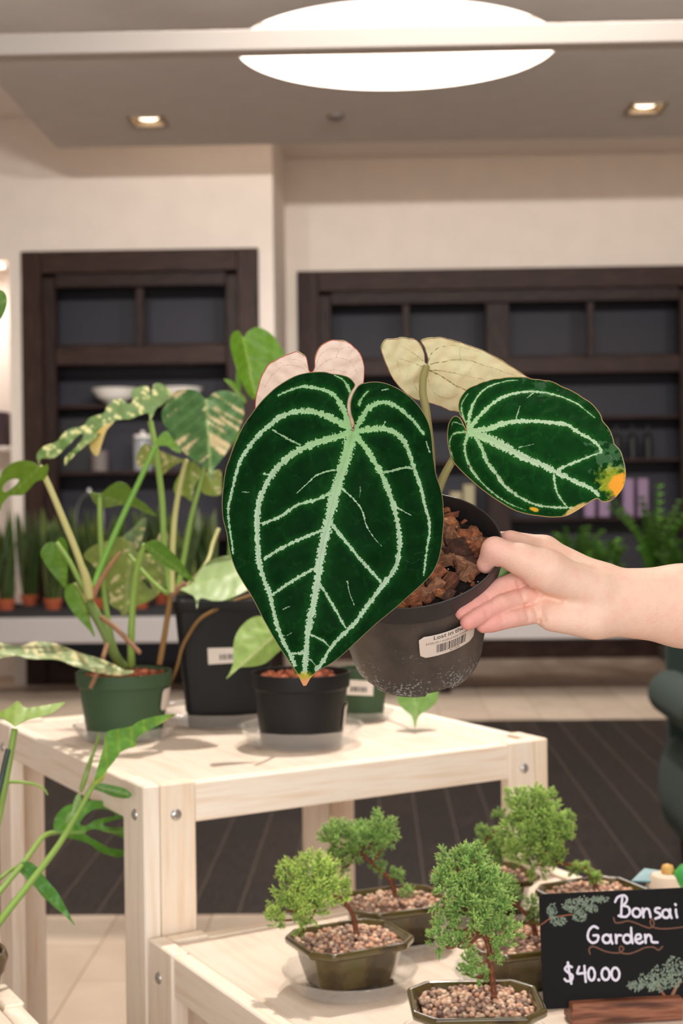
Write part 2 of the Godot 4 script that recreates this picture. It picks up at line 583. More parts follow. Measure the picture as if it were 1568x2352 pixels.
func lamps() -> void:
	var spots := lamp_spots()
	for k in spots.size():
		var p: Vector3 = spots[k]
		var label := "square recessed downlight near the free corner of the ceiling panel" if k == 0 else "square recessed downlight farther from the corner, beside the round light" if k == 1 else "square recessed downlight above the display tables, out of view"
		var o := thing("downlight", label, "downlight", p, "recessed downlights")
		var trim := Shape.new()
		for e in 4:
			var turn := Basis(Vector3.UP, e * PI / 2.0)
			box_into(trim, Vector3(0.214, 0.008, 0.022), 0.002, Transform3D(turn, turn * Vector3(0, -0.004, 0.096)))
		part("trim", trim.mesh(false), M.lamp_trim, o)
		part("lens", lathe([Vector2(0, 0.016), Vector2(0.056, 0.016), Vector2(0.072, 0.03), Vector2(0, 0.03)], 24), M.lamp_warm, o)
		var l := SpotLight3D.new()
		l.name = "downlight_lamp"
		l.spot_angle = 48.0
		l.spot_angle_attenuation = 0.7
		l.spot_range = 20.0
		l.light_energy = 2.0 if k < 5 else 7.6 if k == 6 else 0.8 if k < 8 else 0.8
		l.light_size = 0.02
		l.light_color = Color(1.0, 0.96, 0.91)
		l.shadow_enabled = true
		o.add_child(l)
		l.transform = Transform3D(Basis(Vector3.RIGHT, -PI / 2.0), Vector3(0, 0.008, 0))
	# track lights on the ceiling panel, out of view, washing the far walls
	var rail := thing("track_light", "white track with five spotlight heads aimed at the far walls, out of view", "track light", Vector3(0.3, PANEL_Y, -4.7))
	part("rail", box(Vector3(5.6, 0.03, 0.036), 0.002), M.white_metal, rail, Vector3(0, -0.016, 0))
	for k in 5:
		var x := -1.75 + 1.1 * k
		var head_at := Vector3(x, -0.2, 0)
		var aim := Vector3([-2.6, -1.3, 0.6, 2.0, 3.2][k], 1.5, [-9.9, -9.9, -11.3, -11.3, -11.3][k]) - rail.position
		var turn := look(head_at, aim)
		part("stem", lathe([Vector2(0, -0.16), Vector2(0.009, -0.16), Vector2(0.009, -0.03), Vector2(0, -0.03)], 12), M.white_metal, rail, Vector3(x, 0, 0))
		part("head", lathe(crisp([Vector2(0, 0.1), Vector2(0.045, 0.1), Vector2(0.05, 0.09), Vector2(0.05, -0.06), Vector2(0.046, -0.06), Vector2(0.044, -0.03), Vector2(0, -0.03)], 0.001), 28), M.white_metal, rail, head_at, turn * Basis(Vector3.RIGHT, PI / 2.0))
		part("lens", lathe([Vector2(0, -0.036), Vector2(0.042, -0.036), Vector2(0.042, -0.032), Vector2(0, -0.032)], 24), M.lamp_warm, rail, head_at, turn * Basis(Vector3.RIGHT, PI / 2.0))
		var l := SpotLight3D.new()
		l.name = "track_lamp"
		l.spot_angle = 42.0
		l.spot_angle_attenuation = 0.9
		l.spot_range = 20.0
		l.light_energy = 6.1
		l.light_size = 0.05
		l.light_color = Color(1.0, 0.985, 0.97)
		l.shadow_enabled = true
		rail.add_child(l)
		l.transform = Transform3D(turn, head_at + (aim - head_at).normalized() * 0.075)
	# white frame whose crossbar runs in front of the round light
	var d := 3.4
	var a := at(-80, 109, d)
	var b := at(1650, 80, d)
	var mid := (a + b) / 2.0
	var frame := thing("crossbar_stand", "white metal stand with a square crossbar below the round light", "stand", Vector3(mid.x, 0, mid.z))
	part("crossbar", box(Vector3(3.4, 0.052, 0.052), 0.003), M.white_metal, frame, Vector3(0, mid.y, 0), Basis(Vector3.UP, 0.012) * Basis(Vector3.BACK, 0.004))
	for sx in [-1.0, 1.0]:
		part("post", box(Vector3(0.052, mid.y + 0.02, 0.052), 0.003), M.white_metal, frame, Vector3(sx * 1.67, (mid.y + 0.02) / 2.0, -sx * 0.02))
		part("foot", box(Vector3(0.12, 0.012, 0.5), 0.003), M.white_metal, frame, Vector3(sx * 1.67, 0.008, 0))

# a dark built-in cabinet filling a niche: lo/hi are the outer corners of its face, both at z
func cabinet(called: String, label: String, lo: Vector3, hi: Vector3, deep: float, stile: float, crown: float, columns: Array, glazed_lo: float, glazed_hi: float, shelves: Array) -> Node3D:
	var o := thing(called, label, "cabinet", Vector3((lo.x + hi.x) / 2.0, lo.y, lo.z))
	var w := hi.x - lo.x
	var h := hi.y - lo.y
	var bar := func(name_: String, size: Vector3, where: Vector3, k := 0) -> void:
		if size.x > size.y:
			part(name_, box(Vector3(size.y, size.x, size.z), 0.006), M["walnut_%d" % k], o, where, Basis(Vector3.BACK, PI / 2.0))
		else:
			part(name_, box(size, 0.006), M["walnut_%d" % k], o, where)
	for sx in [-1.0, 1.0]:
		bar.call("stile", Vector3(stile * 0.62, h, 0.09), Vector3(sx * (w / 2.0 - stile * 0.31), h / 2.0, -0.015))
		bar.call("inner_stile", Vector3(stile * 0.4, h - crown * 0.7, 0.06), Vector3(sx * (w / 2.0 - stile * 0.8), (h - crown * 0.7) / 2.0, -0.05), 1)
		bar.call("side_panel", Vector3(0.03, h, deep), Vector3(sx * (w / 2.0 - 0.016), h / 2.0, -deep / 2.0 - 0.06), 1)
	bar.call("crown", Vector3(w - stile * 1.24, crown * 0.62, 0.09), Vector3(0, h - crown * 0.31, -0.015))
	bar.call("head_rail", Vector3(w - stile * 2.0, crown * 0.4, 0.06), Vector3(0, h - crown * 0.8, -0.05), 1)
	bar.call("transom_rail", Vector3(w - stile * 2.0, glazed_lo - (glazed_lo - 0.13), 0.07), Vector3(0, glazed_lo - 0.065, -0.045))
	for c in columns:
		var x: float = c[0] - o.position.x
		var low: float = glazed_lo if c[2] else 0.0
		bar.call("mullion", Vector3(c[1], glazed_hi - low, 0.06), Vector3(x, (glazed_hi + low) / 2.0, -0.05), 1)
	bar.call("plinth", Vector3(w - stile * 1.2, 0.14, 0.05), Vector3(0, 0.07, -0.03))
	part("back_panel", box(Vector3(w - 0.02, h - 0.02, 0.02), 0.002), M.cabinet_back, o, Vector3(0, h / 2.0, -deep - 0.04))
	for y in shelves:
		bar.call("shelf", Vector3(w - 0.066, 0.03, deep - 0.1), Vector3(0, y, -deep / 2.0 - 0.06), 1)
	return o

func cabinets() -> void:
	var a := on_z(49, 578, BLOCK_Z)
	var b := on_z(591, 570, BLOCK_Z)
	var yy := func(py: float) -> float: return on_z(320, py, BLOCK_Z).y
	var m := on_z(320, 730, BLOCK_Z).x
	var o := cabinet("built_in_cabinet", "dark walnut cabinet with two upper openings holding white bowls", Vector3(a.x, 0, BLOCK_Z - 0.001), Vector3(b.x, (a.y + b.y) / 2.0 - 0.002, BLOCK_Z), 0.4, 0.235, 0.255, [[m, 0.06, true]], yy.call(795), yy.call(660), [yy.call(790), yy.call(930), yy.call(1085), yy.call(1240)])
	var c := on_z(683, 625, WALL_Z)
	var d := on_z(1638, 605, WALL_Z)
	yy = func(py: float) -> float: return on_z(1140, py, WALL_Z).y
	var xx := func(px: float) -> float: return on_z(px, 760, WALL_Z).x
	var p := cabinet("built_in_cabinet", "wide dark walnut cabinet with four upper openings behind the anthurium", Vector3(c.x, 0, WALL_Z - 0.001), Vector3(d.x, on_z(1100, 617, WALL_Z).y - 0.002, WALL_Z), 0.42, 0.27, 0.27, [[xx.call(933), 0.06, true], [xx.call(1143), 0.19, false], [xx.call(1357), 0.06, true]], yy.call(822), yy.call(695), [yy.call(818), yy.call(960), yy.call(1060), yy.call(1195)])
	# ---- what stands on the shelves ----
	mat("bowl_white", rgb(250, 244, 234), 0.35)
	mat("lilac_card", rgb(150, 124, 154), 0.7)
	mat("cream_card", rgb(172, 162, 128), 0.7)
	mat("black_card", rgb(28, 27, 28), 0.5)
	mat("grey_card", rgb(120, 110, 106), 0.6)
	mat("clear_glass", Color(0.92, 0.94, 0.95, 0.16), 0.05, {"transparency": BaseMaterial3D.TRANSPARENCY_ALPHA})
	var bowl := lathe(crisp([Vector2(0, 0), Vector2(0.06, 0), Vector2(0.07, 0.012), Vector2(0.13, 0.05), Vector2(0.178, 0.118), Vector2(0.172, 0.12), Vector2(0.125, 0.058), Vector2(0.06, 0.02), Vector2(0, 0.018)]), 48)
	var sy: float = on_z(320, 930, BLOCK_Z).y + 0.016
	var one := on_z(265, 890, BLOCK_Z - 0.22)
	solo("bowl", "wide white bowl on the cabinet shelf, over the curled variegated leaf", "bowl", bowl, M.bowl_white, Vector3(one.x, sy, one.z), Basis.IDENTITY, "white bowls in the cabinet")
	one = on_z(412, 888, BLOCK_Z - 0.22)
	solo("bowl", "wide white bowl on the cabinet shelf, above the cream-striped leaf", "bowl", bowl, M.bowl_white, Vector3(one.x, sy, one.z), Basis.IDENTITY, "white bowls in the cabinet")
	var s2: float = on_z(320, 1085, BLOCK_Z).y + 0.016
	one = on_z(228, 1010, BLOCK_Z - 0.2)
	solo("candle", "squat pale candle jar on the middle cabinet shelf", "candle", lathe(crisp([Vector2(0, 0), Vector2(0.062, 0), Vector2(0.064, 0.15), Vector2(0.056, 0.15), Vector2(0.055, 0.12), Vector2(0, 0.12)]), 32), M.grey_card, Vector3(one.x, s2, one.z))
	one = on_z(328, 1010, BLOCK_Z - 0.2)
	var jar := thing("glass_jar", "clear glass jar with lid on the middle cabinet shelf", "jar", Vector3(one.x, s2, one.z))
	part("body", lathe(crisp([Vector2(0, 0), Vector2(0.07, 0), Vector2(0.074, 0.22), Vector2(0.066, 0.24), Vector2(0.063, 0.238), Vector2(0.07, 0.218), Vector2(0.066, 0.006), Vector2(0, 0.006)]), 32), M.clear_glass, jar)
	part("lid", lathe(crisp([Vector2(0, 0.241), Vector2(0.068, 0.241), Vector2(0.068, 0.262), Vector2(0.012, 0.268), Vector2(0.016, 0.29), Vector2(0, 0.295)]), 32), M.bowl_white, jar)
	one = on_z(180, 1000, BLOCK_Z - 0.3)
	solo("picture_frame", "black framed panel leaning at the back of the cabinet", "frame", box(Vector3(0.34, 0.4, 0.02), 0.004), M.black_card, Vector3(one.x, s2 + 0.2, one.z))
	var s3: float = on_z(320, 1240, BLOCK_Z).y + 0.016
	one = on_z(205, 1150, BLOCK_Z - 0.2)
	var rack := thing("wire_stand", "thin bright wire loop stand in the lower cabinet", "stand", Vector3(one.x, s3, one.z))
	var ring := []
	for k in 25:
		var q := PI * k / 24.0
		ring.append(Vector3(-cos(q) * 0.1, 0.14 + sin(q) * 0.18, 0))
	ring.push_front(Vector3(-0.1, 0.004, 0))
	ring.append(Vector3(0.1, 0.004, 0))
	part("loop", tube(ring, [0.006], 8, Vector3.ZERO, 1), M.bolt_steel, rack)
	part("knob", lathe([Vector2(0, 0.315), Vector2(0.02, 0.325), Vector2(0.024, 0.345), Vector2(0.014, 0.365), Vector2(0, 0.37)], 16), M.bolt_steel, rack)
	# second cabinet: lilac and cream boxes, black bottles
	var t3: float = yy.call(1195) + 0.016
	var xs := [1352, 1385, 1441, 1474]
	for k in 4:
		one = on_z(xs[k], 1140, WALL_Z - 0.16)
		solo("gift_box", ["lilac box, lowest of the four behind the leaf's yellow tip", "second lilac box along from the leaf's yellow tip", "tall lilac box beside the spiky plant tip", "last tall lilac box at the end of the row"][k], "box", box(Vector3(0.085, [0.2, 0.17, 0.31, 0.31][k], 0.09), 0.004), M.lilac_card, Vector3(one.x, t3 + [0.1, 0.085, 0.155, 0.155][k], one.z), Basis.IDENTITY, "lilac boxes in the wide cabinet")
	xs = [1046, 1076]
	for k in 2:
		one = on_z(xs[k], 1140, WALL_Z - 0.16)
		solo("gift_box", ["low cream box beside the anthurium stem", "taller cream box above the pot rim"][k], "box", box(Vector3(0.09, [0.22, 0.28][k], 0.09), 0.004), M.cream_card, Vector3(one.x, t3 + [0.11, 0.14][k], one.z), Basis.IDENTITY, "cream boxes in the wide cabinet")
	var t2: float = yy.call(1060) + 0.016
	var bottle := lathe(crisp([Vector2(0, 0), Vector2(0.034, 0), Vector2(0.036, 0.17), Vector2(0.014, 0.21), Vector2(0.013, 0.27), Vector2(0, 0.272)]), 24)
	xs = [1416, 1452, 1488]
	for k in 3:
		one = on_z(xs[k], 1020, WALL_Z - 0.2)
		solo("bottle", ["dark bottle closest to the leaf on the upper shelf", "middle dark bottle of three on the upper shelf", "last dark bottle of three on the upper shelf"][k], "bottle", bottle, M.black_card, Vector3(one.x, t2, one.z), Basis.IDENTITY, "dark bottles in the wide cabinet")
	# the lit white recess at the edge of the picture
	var sl := on_z(19, 598, BLOCK_Z)
	var glow := thing("display_light", "bright strip light inside the white recess by the cabinet", "light", Vector3(sl.x - 0.35, sl.y - 0.03, BLOCK_Z - 0.06))
	part("tube", box(Vector3(0.6, 0.025, 0.05), 0.004), M.strip_glow, glow)
	var l := AreaLight3D.new()
	l.name = "strip_lamp"
	l.area_size = Vector2(0.6, 0.05)
	l.area_normalize_energy = true
	l.light_energy = 1.2
	l.light_color = Color(1.0, 0.95, 0.93)
	l.area_range = 15.0
	l.shadow_enabled = true
	glow.add_child(l)
	l.transform = Transform3D(Basis(Vector3.RIGHT, -PI / 2.0), Vector3(0, -0.03, 0))
	var ledge := on_z(10, 1000, BLOCK_Z - 0.2)
	solo("recess_shelf", "pale shelf inside the white recess", "shelf", box(Vector3(1.2, 0.03, 0.42), 0.004), M.ceiling_paint, Vector3(sl.x - 0.605, ledge.y - 0.1, BLOCK_Z - 0.28))
	solo("storage_box", "dark maroon box on the shelf of the white recess", "box", box(Vector3(0.4, 0.26, 0.24), 0.01), mat("maroon_card", rgb(52, 30, 38), 0.6), Vector3(on_z(14, 960, BLOCK_Z - 0.2).x - 0.2, ledge.y - 0.085 + 0.13, BLOCK_Z - 0.26))

# ---- leaves: outlines in photograph pixels, laid on a tilted, folded sheet at a real distance ----
# how: d (metres), gx/gy (metres of depth per 1000 px), fold (depth per 100 px away from the rib), rib [a, b], holes, col (Callable px -> linear colour), step px
func crop(pts: Array, ox: float, oy: float, k: float) -> Array:
	var out := []
	for p in pts:
		out.append(Vector2(ox + p[0] / k, oy + p[1] / k))
	return out

func resample(poly: Array, step: float) -> PackedVector2Array:
	var out := PackedVector2Array()
	var n := poly.size()
	for k in n:
		var a: Vector2 = poly[k]
		var b: Vector2 = poly[(k + 1) % n]
		var cuts := maxi(1, roundi(a.distance_to(b) / step))
		for j in cuts:
			out.append(a.lerp(b, float(j) / cuts))
	return out

func sheet(outline: Array, step: float, holes := [], sharp := 3) -> Array:
	# returns [points, triangles, boundary loops as index lists]
	var smooth := spline(outline, sharp, true)
	var edge := resample(smooth, step * 0.8)
	var pts := PackedVector2Array(edge)
	var loops := [range(edge.size())]
	var cut := []
	for h in holes:
		var ring := resample(spline(h, 3, true), step * 0.7)
		loops.append(range(pts.size(), pts.size() + ring.size()))
		pts.append_array(ring)
		cut.append(ring)
	var box_ := Rect2(edge[0], Vector2.ZERO)
	for p in edge:
		box_ = box_.expand(p)
	var r := RandomNumberGenerator.new()
	r.seed = 9
	var y := box_.position.y
	var row := 0
	while y < box_.end.y:
		var x := box_.position.x + (0.5 * step if row % 2 else 0.0)
		while x < box_.end.x:
			var p := Vector2(x + r.randf_range(-0.12, 0.12) * step, y + r.randf_range(-0.12, 0.12) * step)
			if Geometry2D.is_point_in_polygon(p, edge):
				var free := true
				for q in pts.slice(0, edge.size()):
					if q.distance_squared_to(p) < step * step * 0.3:
						free = false
						break
				if free:
					for ring in cut:
						if Geometry2D.is_point_in_polygon(p, ring):
							free = false
				if free:
					pts.append(p)
			x += step
		y += step * 0.866
		row += 1
	var raw := Geometry2D.triangulate_delaunay(pts)
	var tris := PackedInt32Array()
	for k in range(0, raw.size(), 3):
		var mid := (pts[raw[k]] + pts[raw[k + 1]] + pts[raw[k + 2]]) / 3.0
		var inside := Geometry2D.is_point_in_polygon(mid, edge)
		for ring in cut:
			if inside and Geometry2D.is_point_in_polygon(mid, ring):
				inside = false
		if inside:
			var turn := (pts[raw[k + 1]] - pts[raw[k]]).cross(pts[raw[k + 2]] - pts[raw[k]])
			if absf(turn) > 1e-9:
				tris.append_array([raw[k], raw[k + 1], raw[k + 2]] if turn > 0.0 else [raw[k], raw[k + 2], raw[k + 1]])
	return [pts, tris, loops]

func sheet_mesh(sh: Array, place: Callable, paint: Callable, uv_of: Callable, thick: float, origin: Vector3, toward: Vector3) -> Array:
	# front and back as two shapes joined at the rim: returns [front shape, back shape]
	var pts: PackedVector2Array = sh[0]
	var tris: PackedInt32Array = sh[1]
	var n := pts.size()
	var pos := PackedVector3Array()
	pos.resize(n)
	for k in n:
		pos[k] = place.call(pts[k])
	var nor := PackedVector3Array()
	nor.resize(n)
	for k in range(0, tris.size(), 3):
		var w := (pos[tris[k + 2]] - pos[tris[k]]).cross(pos[tris[k + 1]] - pos[tris[k]])
		for j in 3:
			nor[tris[k + j]] += w
	var flip := 0.0
	for k in n:
		nor[k] = nor[k].normalized()
		flip += nor[k].dot(toward)
	var s := 1.0 if flip > 0.0 else -1.0
	var front := Shape.new()
	var back := Shape.new()
	for k in n:
		var col: Color = paint.call(pts[k])
		var t: Vector2 = uv_of.call(pts[k])
		front.tint = col
		front.add(pos[k] + nor[k] * s * thick * 0.5 - origin, t)
		back.tint = col
		back.add(pos[k] - nor[k] * s * thick * 0.5 - origin, t)
	for k in range(0, tris.size(), 3):
		var a := tris[k]
		var b := tris[k + 1]
		var c := tris[k + 2]
		if s > 0.0:
			front.tri(a, b, c)
			back.tri(a, c, b)
		else:
			front.tri(a, c, b)
			back.tri(a, b, c)
	for loop in sh[2]:
		var m: int = loop.size()
		for k in m:
			var a: int = loop[k]
			var b: int = loop[(k + 1) % m]
			var f0 := back.v.size()
			for q in [front.v[a], front.v[b], back.v[b], back.v[a]]:
				back.tint = front.c[a]
				back.add(q, front.uv[a])
			back.quad(f0, f0 + 1, f0 + 2, f0 + 3)
	return [front, back]

func leaf(parent: Node3D, outline: Array, how: Dictionary, called := "leaf", label := "") -> MeshInstance3D:
	var mid := Vector2.ZERO
	for p in outline:
		mid += p
	mid /= outline.size()
	var rib: Array = how.get("rib", [outline[0], outline[outline.size() / 2]])
	var a: Vector2 = rib[0]
	var b: Vector2 = rib[1]
	var dir := (b - a).normalized()
	var long := a.distance_to(b)
	var d: float = how.d
	var gx: float = how.get("gx", 0.0) / 1000.0
	var gy: float = how.get("gy", 0.0) / 1000.0
	var fold: float = how.get("fold", 0.02) / 100.0
	var droop: float = how.get("droop", 0.0)
	var place := func(p: Vector2) -> Vector3:
		var q := p - a
		var off := absf(q.cross(dir))
		var t := q.dot(dir) / maxf(1.0, long)
		return at(p.x, p.y, d + gx * (p.x - mid.x) + gy * (p.y - mid.y) + fold * off + droop * t * t + 0.003 * wobble.get_noise_2d(p.x * 0.02, p.y * 0.02))
	var base: Color = how.get("base", lin(90, 140, 50))
	var light: Color = how.get("light", base.lerp(lin(190, 205, 130), 0.35))
	var cream: Color = how.get("cream_color", lin(232, 222, 170))
	var amount: float = how.get("cream", 0.0)
	var seed_: float = how.get("seed", 1.0)
	var edge_color: Color = how.get("edge", base)
	var paint := func(p: Vector2) -> Color:
		var q := p - a
		var off := absf(q.cross(dir))
		var side := signf(q.cross(dir))
		var t := q.dot(dir)
		var col := base * (1.0 + 0.18 * wobble.get_noise_2d(p.x * 0.03 + seed_ * 13.0, p.y * 0.03))
		# paler side ribs running out from the midrib
		var vein := fposmod((t - off * 0.75) / maxf(20.0, long * 0.16), 1.0)
		if off < long * 0.6:
			col = col.lerp(light, 0.2 * smoothstep(0.2, 0.0, minf(vein, 1.0 - vein)))
		if amount > 0.0:
			var slow: float = how.get("slow", 1.0)
			var streak := wobble.get_noise_3d((t - off * 0.7) * 0.055 * slow, off * 0.012 * slow, seed_ * 7.0 + side * 3.0)
			var speck := wobble.get_noise_3d(p.x * 0.06, p.y * 0.06, seed_)
			col = col.lerp(cream, smoothstep(0.28 - amount * 0.6, 0.42 - amount * 0.6, streak * 0.8 + speck * 0.45 * how.get("speck", 1.0)) * 0.9)
		col = col.lerp(light, 0.75 * smoothstep(maxf(2.6, long * 0.022), maxf(1.2, long * 0.01), off) * smoothstep(long * 1.02, long * 0.9, t))
		col.a = 1.0
		return col
	var uv_of := func(p: Vector2) -> Vector2: return (p - a) / 200.0
	var sh := sheet(outline, how.get("step", 6.0), how.get("holes", []), how.get("sharp", 3))
	var two := sheet_mesh(sh, place, paint, uv_of, 0.0007, parent.position, EYE - at(mid.x, mid.y, d))
	var f: Shape = two[0]
	var k: Shape = two[1]
	var first := f.v.size()
	f.v.append_array(k.v)
	f.c.append_array(k.c)
	f.uv.append_array(k.uv)
	for i in k.ix:
		f.ix.append(i + first)
	var o := part(called, f.mesh(false), M.leaf_skin, parent)
	if label:
		o.set_meta("label", label)
	return o

func stalk(parent: Node3D, pts: Array, r0: float, r1: float, material: Material, called := "petiole") -> MeshInstance3D:
	# pts: [px, py, distance]
	var path := []
	for p in pts:
		path.append(at(p[0], p[1], p[2]))
	return part(called, tube(path, [r0, r1], 8, parent.position, 5), material, parent)

func strap_into(s: Shape, base: Vector3, up: Vector3, side: Vector3, long: float, wide: float, lean: Vector3, c0: Color, c1: Color) -> void:
	# a stiff strap leaf with paler margins, channelled, with a pointed tip
	var rows := 7
	var face := side.cross(up).normalized()
	var rings := []
	for k in rows + 1:
		var t := float(k) / rows
		var w := wide * (0.55 + 0.9 * t - 1.4 * t * t) * (1.0 if k < rows else 0.04) + 0.0005
		var p := base + up * long * t + lean * t * t * long
		var ring := []
		for q in [[-1.0, 0.25, c1], [-0.6, 0.0, c0], [0.0, -0.12, c0], [0.6, 0.0, c0], [1.0, 0.25, c1], [0.0, 0.06, c0]]:
			s.tint = q[2]
			ring.append(s.add(p + side * (w * q[0]) + face * (w * q[1])))
		rings.append(ring)
	for k in rows:
		for j in 6:
			s.quad(rings[k][j], rings[k][(j + 1) % 6], rings[k + 1][(j + 1) % 6], rings[k + 1][j])

func bench_and_stock() -> void:
	mat("bench_white", rgb(172, 166, 163), 0.5)
	mat("leaf_skin", Color.WHITE, 0.42, {"vertex_color_use_as_albedo": true, "backlight_enabled": true, "backlight": Color(0.45, 0.5, 0.3)})
	mat("vertex_skin", Color.WHITE, 0.5, {"vertex_color_use_as_albedo": true})
	mat("terracotta", rgb(160, 76, 44), 0.85)
	mat("soil", rgb(46, 34, 28), 0.95)
	mat("black_plastic", rgb(30, 29, 30), 0.42)
	var z := -9.0
	var top := on_z(200, 1420, z).y
	var low := on_z(200, 1478, z).y
	var bench := thing("display_bench", "long white slab bench carrying rows of small plants", "bench", Vector3(0.3, 0, z - 0.45))
	part("slab", box(Vector3(7.6, top - low, 0.88), 0.006), M.bench_white, bench, Vector3(0, (top + low) / 2.0, 0))
	for x in [-3.2, -1.0, 0.15, 3.3]:
		part("support", box(Vector3(0.08, low, 0.5), 0.004), M.walnut_1, bench, Vector3(x, low / 2.0, -0.15))
	# snake plants in small clay pots, standing in black trays
	var pot := lathe(crisp([Vector2(0, 0), Vector2(0.042, 0), Vector2(0.056, 0.082), Vector2(0.062, 0.083), Vector2(0.064, 0.108), Vector2(0.057, 0.108), Vector2(0.054, 0.09), Vector2(0, 0.09)], 0.001), 28)
	var names := ["snake plant at the picture's edge of the bench", "snake plant in the first visible orange pot", "snake plant in the second visible orange pot", "snake plant behind the thick monstera stem", "snake plant behind the drooping green petioles", "snake plant between the leaning petioles", "snake plant behind the large mottled leaf", "snake plant behind the tan node", "snake plant beside the cream petiole", "snake plant nearest the big dark anthurium leaf"]
	var xs := [14, 68, 122, 172, 222, 272, 322, 372, 422, 474]
	for k in xs.size():
		var p := on_z(xs[k], 1400, z - (0.2 if k % 2 == 0 else 0.6))
		var o := thing("snake_plant", names[k], "plant", Vector3(p.x, top + 0.008, p.z), "snake plants on the white bench")
		part("pot", pot, M.terracotta, o)
		for j in 24:
			var s := Shape.new()
			var a := TAU * j / 24.0 + rng.randf() * 0.6
			var out := Vector3(cos(a), 0, sin(a))
			var side := out.cross(Vector3.UP).rotated(Vector3.UP, rng.randf_range(-0.7, 0.7))
			var tone := rng.randf_range(0.75, 1.25)
			strap_into(s, out * rng.randf_range(0.008, 0.03) + Vector3(0, 0.091, 0), (Vector3.UP + out * rng.randf_range(0.02, 0.19)).normalized(), side, rng.randf_range(0.24, 0.64), rng.randf_range(0.05, 0.075), out * rng.randf_range(-0.1, 0.08), lin(50, 72, 32) * tone, lin(104, 116, 48) * tone)
			part("leaf", s.mesh(), M.leaf_skin, o)
	for k in 2:
		var x := on_z([245, 245][k], 1400, z - [0.2, 0.6][k]).x
		var wide_: float = [1.5, 1.56][k]
		var s := Shape.new()
		box_into(s, Vector3(wide_, 0.006, 0.2), 0.001, Transform3D(Basis.IDENTITY, Vector3(0, 0.003, 0)))
		for e in [[wide_, 0.0, 0.099], [wide_, 0.0, -0.099]]:
			box_into(s, Vector3(e[0], 0.05, 0.004), 0.001, Transform3D(Basis.IDENTITY, Vector3(0, 0.025, e[2])))
		for e in [-wide_ / 2.0 + 0.001, wide_ / 2.0 - 0.001]:
			box_into(s, Vector3(0.004, 0.05, 0.2), 0.001, Transform3D(Basis.IDENTITY, Vector3(e, 0.025, 0)))
		solo("plant_tray", ["long black plastic tray under the front row of snake plants", "long black plastic tray under the back row of snake plants"][k], "tray", s.mesh(false), M.black_plastic, Vector3(x, top + 0.0005, z - [0.2, 0.6][k]), Basis.IDENTITY, "black plant trays")
	# glossy dark fan-leaved plants on the far end of the bench
	var zn := ["dark glossy plant in the bench's front row just above the thumb", "dark glossy plant in the bench's front row above the wrist", "dark glossy plant in the bench's front row above the forearm", "small dark glossy plant behind the index knuckle", "dark glossy plant in the bench's back row, over the wrist", "taller dark glossy plant in the back row with a bright upright tip", "dark glossy plant in the back row at the picture's edge"]
	var zx := [1228, 1392, 1560, 1160, 1318, 1506, 1668]
	var zh := [0.32, 0.36, 0.36, 0.36, 0.46, 0.66, 0.56]
	for k in 7:
		var p := on_z(zx[k], 1400, z - (0.2 if k < 3 else 0.62))
		var o := thing("fan_plant", zn[k], "plant", Vector3(p.x, top + 0.001, p.z), "dark glossy plants on the white bench")
		part("pot", lathe(crisp([Vector2(0, 0), Vector2(0.06, 0), Vector2(0.078, 0.12), Vector2(0.082, 0.125), Vector2(0.082, 0.14), Vector2(0.074, 0.14), Vector2(0.07, 0.12), Vector2(0, 0.12)], 0.001), 28), M.black_plastic, o)
		for j in 26:
			var s := Shape.new()
			var a := TAU * j / 26.0 + rng.randf() * 0.4
			var out := Vector3(cos(a), 0, sin(a))
			var lean := rng.randf_range(0.1, 0.75)
			var long: float = zh[k] * rng.randf_range(0.45, 1.0)
			var tone := rng.randf_range(0.6, 1.5)
			if k == 5 and j == 3:
				lean = 0.05
				long = zh[k] * 1.05
				tone = 2.4
			var path := []
			for i in 7:
				var t := i / 6.0
				path.append(Vector3(0, 0.12, 0) + out * (0.015 + long * lean * t * t * 0.7) + Vector3.UP * long * (t - 0.18 * lean * t * t))
			s.tint = lin(66, 92, 40) * tone
			tube_into(s, path, [0.007, 0.003], 6)
			for i in range(2, 13):
				var t := i / 12.0
				var q := path[mini(floori(t * 6.0), 5)] as Vector3
				q = q.lerp(path[mini(floori(t * 6.0) + 1, 6)], fposmod(t * 6.0, 1.0) if t < 1.0 else 1.0)
				for sd in [-1.0, 1.0]:
					var aside = out.cross(Vector3.UP) * sd
					strap_into(s, q, (aside * 0.8 + Vector3.UP * 0.55 + out * 0.3).normalized(), out, 0.085 * (1.15 - 0.6 * t), 0.03, Vector3.DOWN * 0.15, lin(72, 116, 36) * tone, lin(78, 122, 40) * tone)
			part("frond", s.mesh(false), M.gloss_leaf if M.has("gloss_leaf") else mat("gloss_leaf", Color.WHITE, 0.25, {"vertex_color_use_as_albedo": true}), o)

const TALL_Y := 0.916
const LOW_Y := 0.714
const TURN := 0.548
const SPAN := 0.685
var table_turn := Basis(Vector3.UP, TURN)

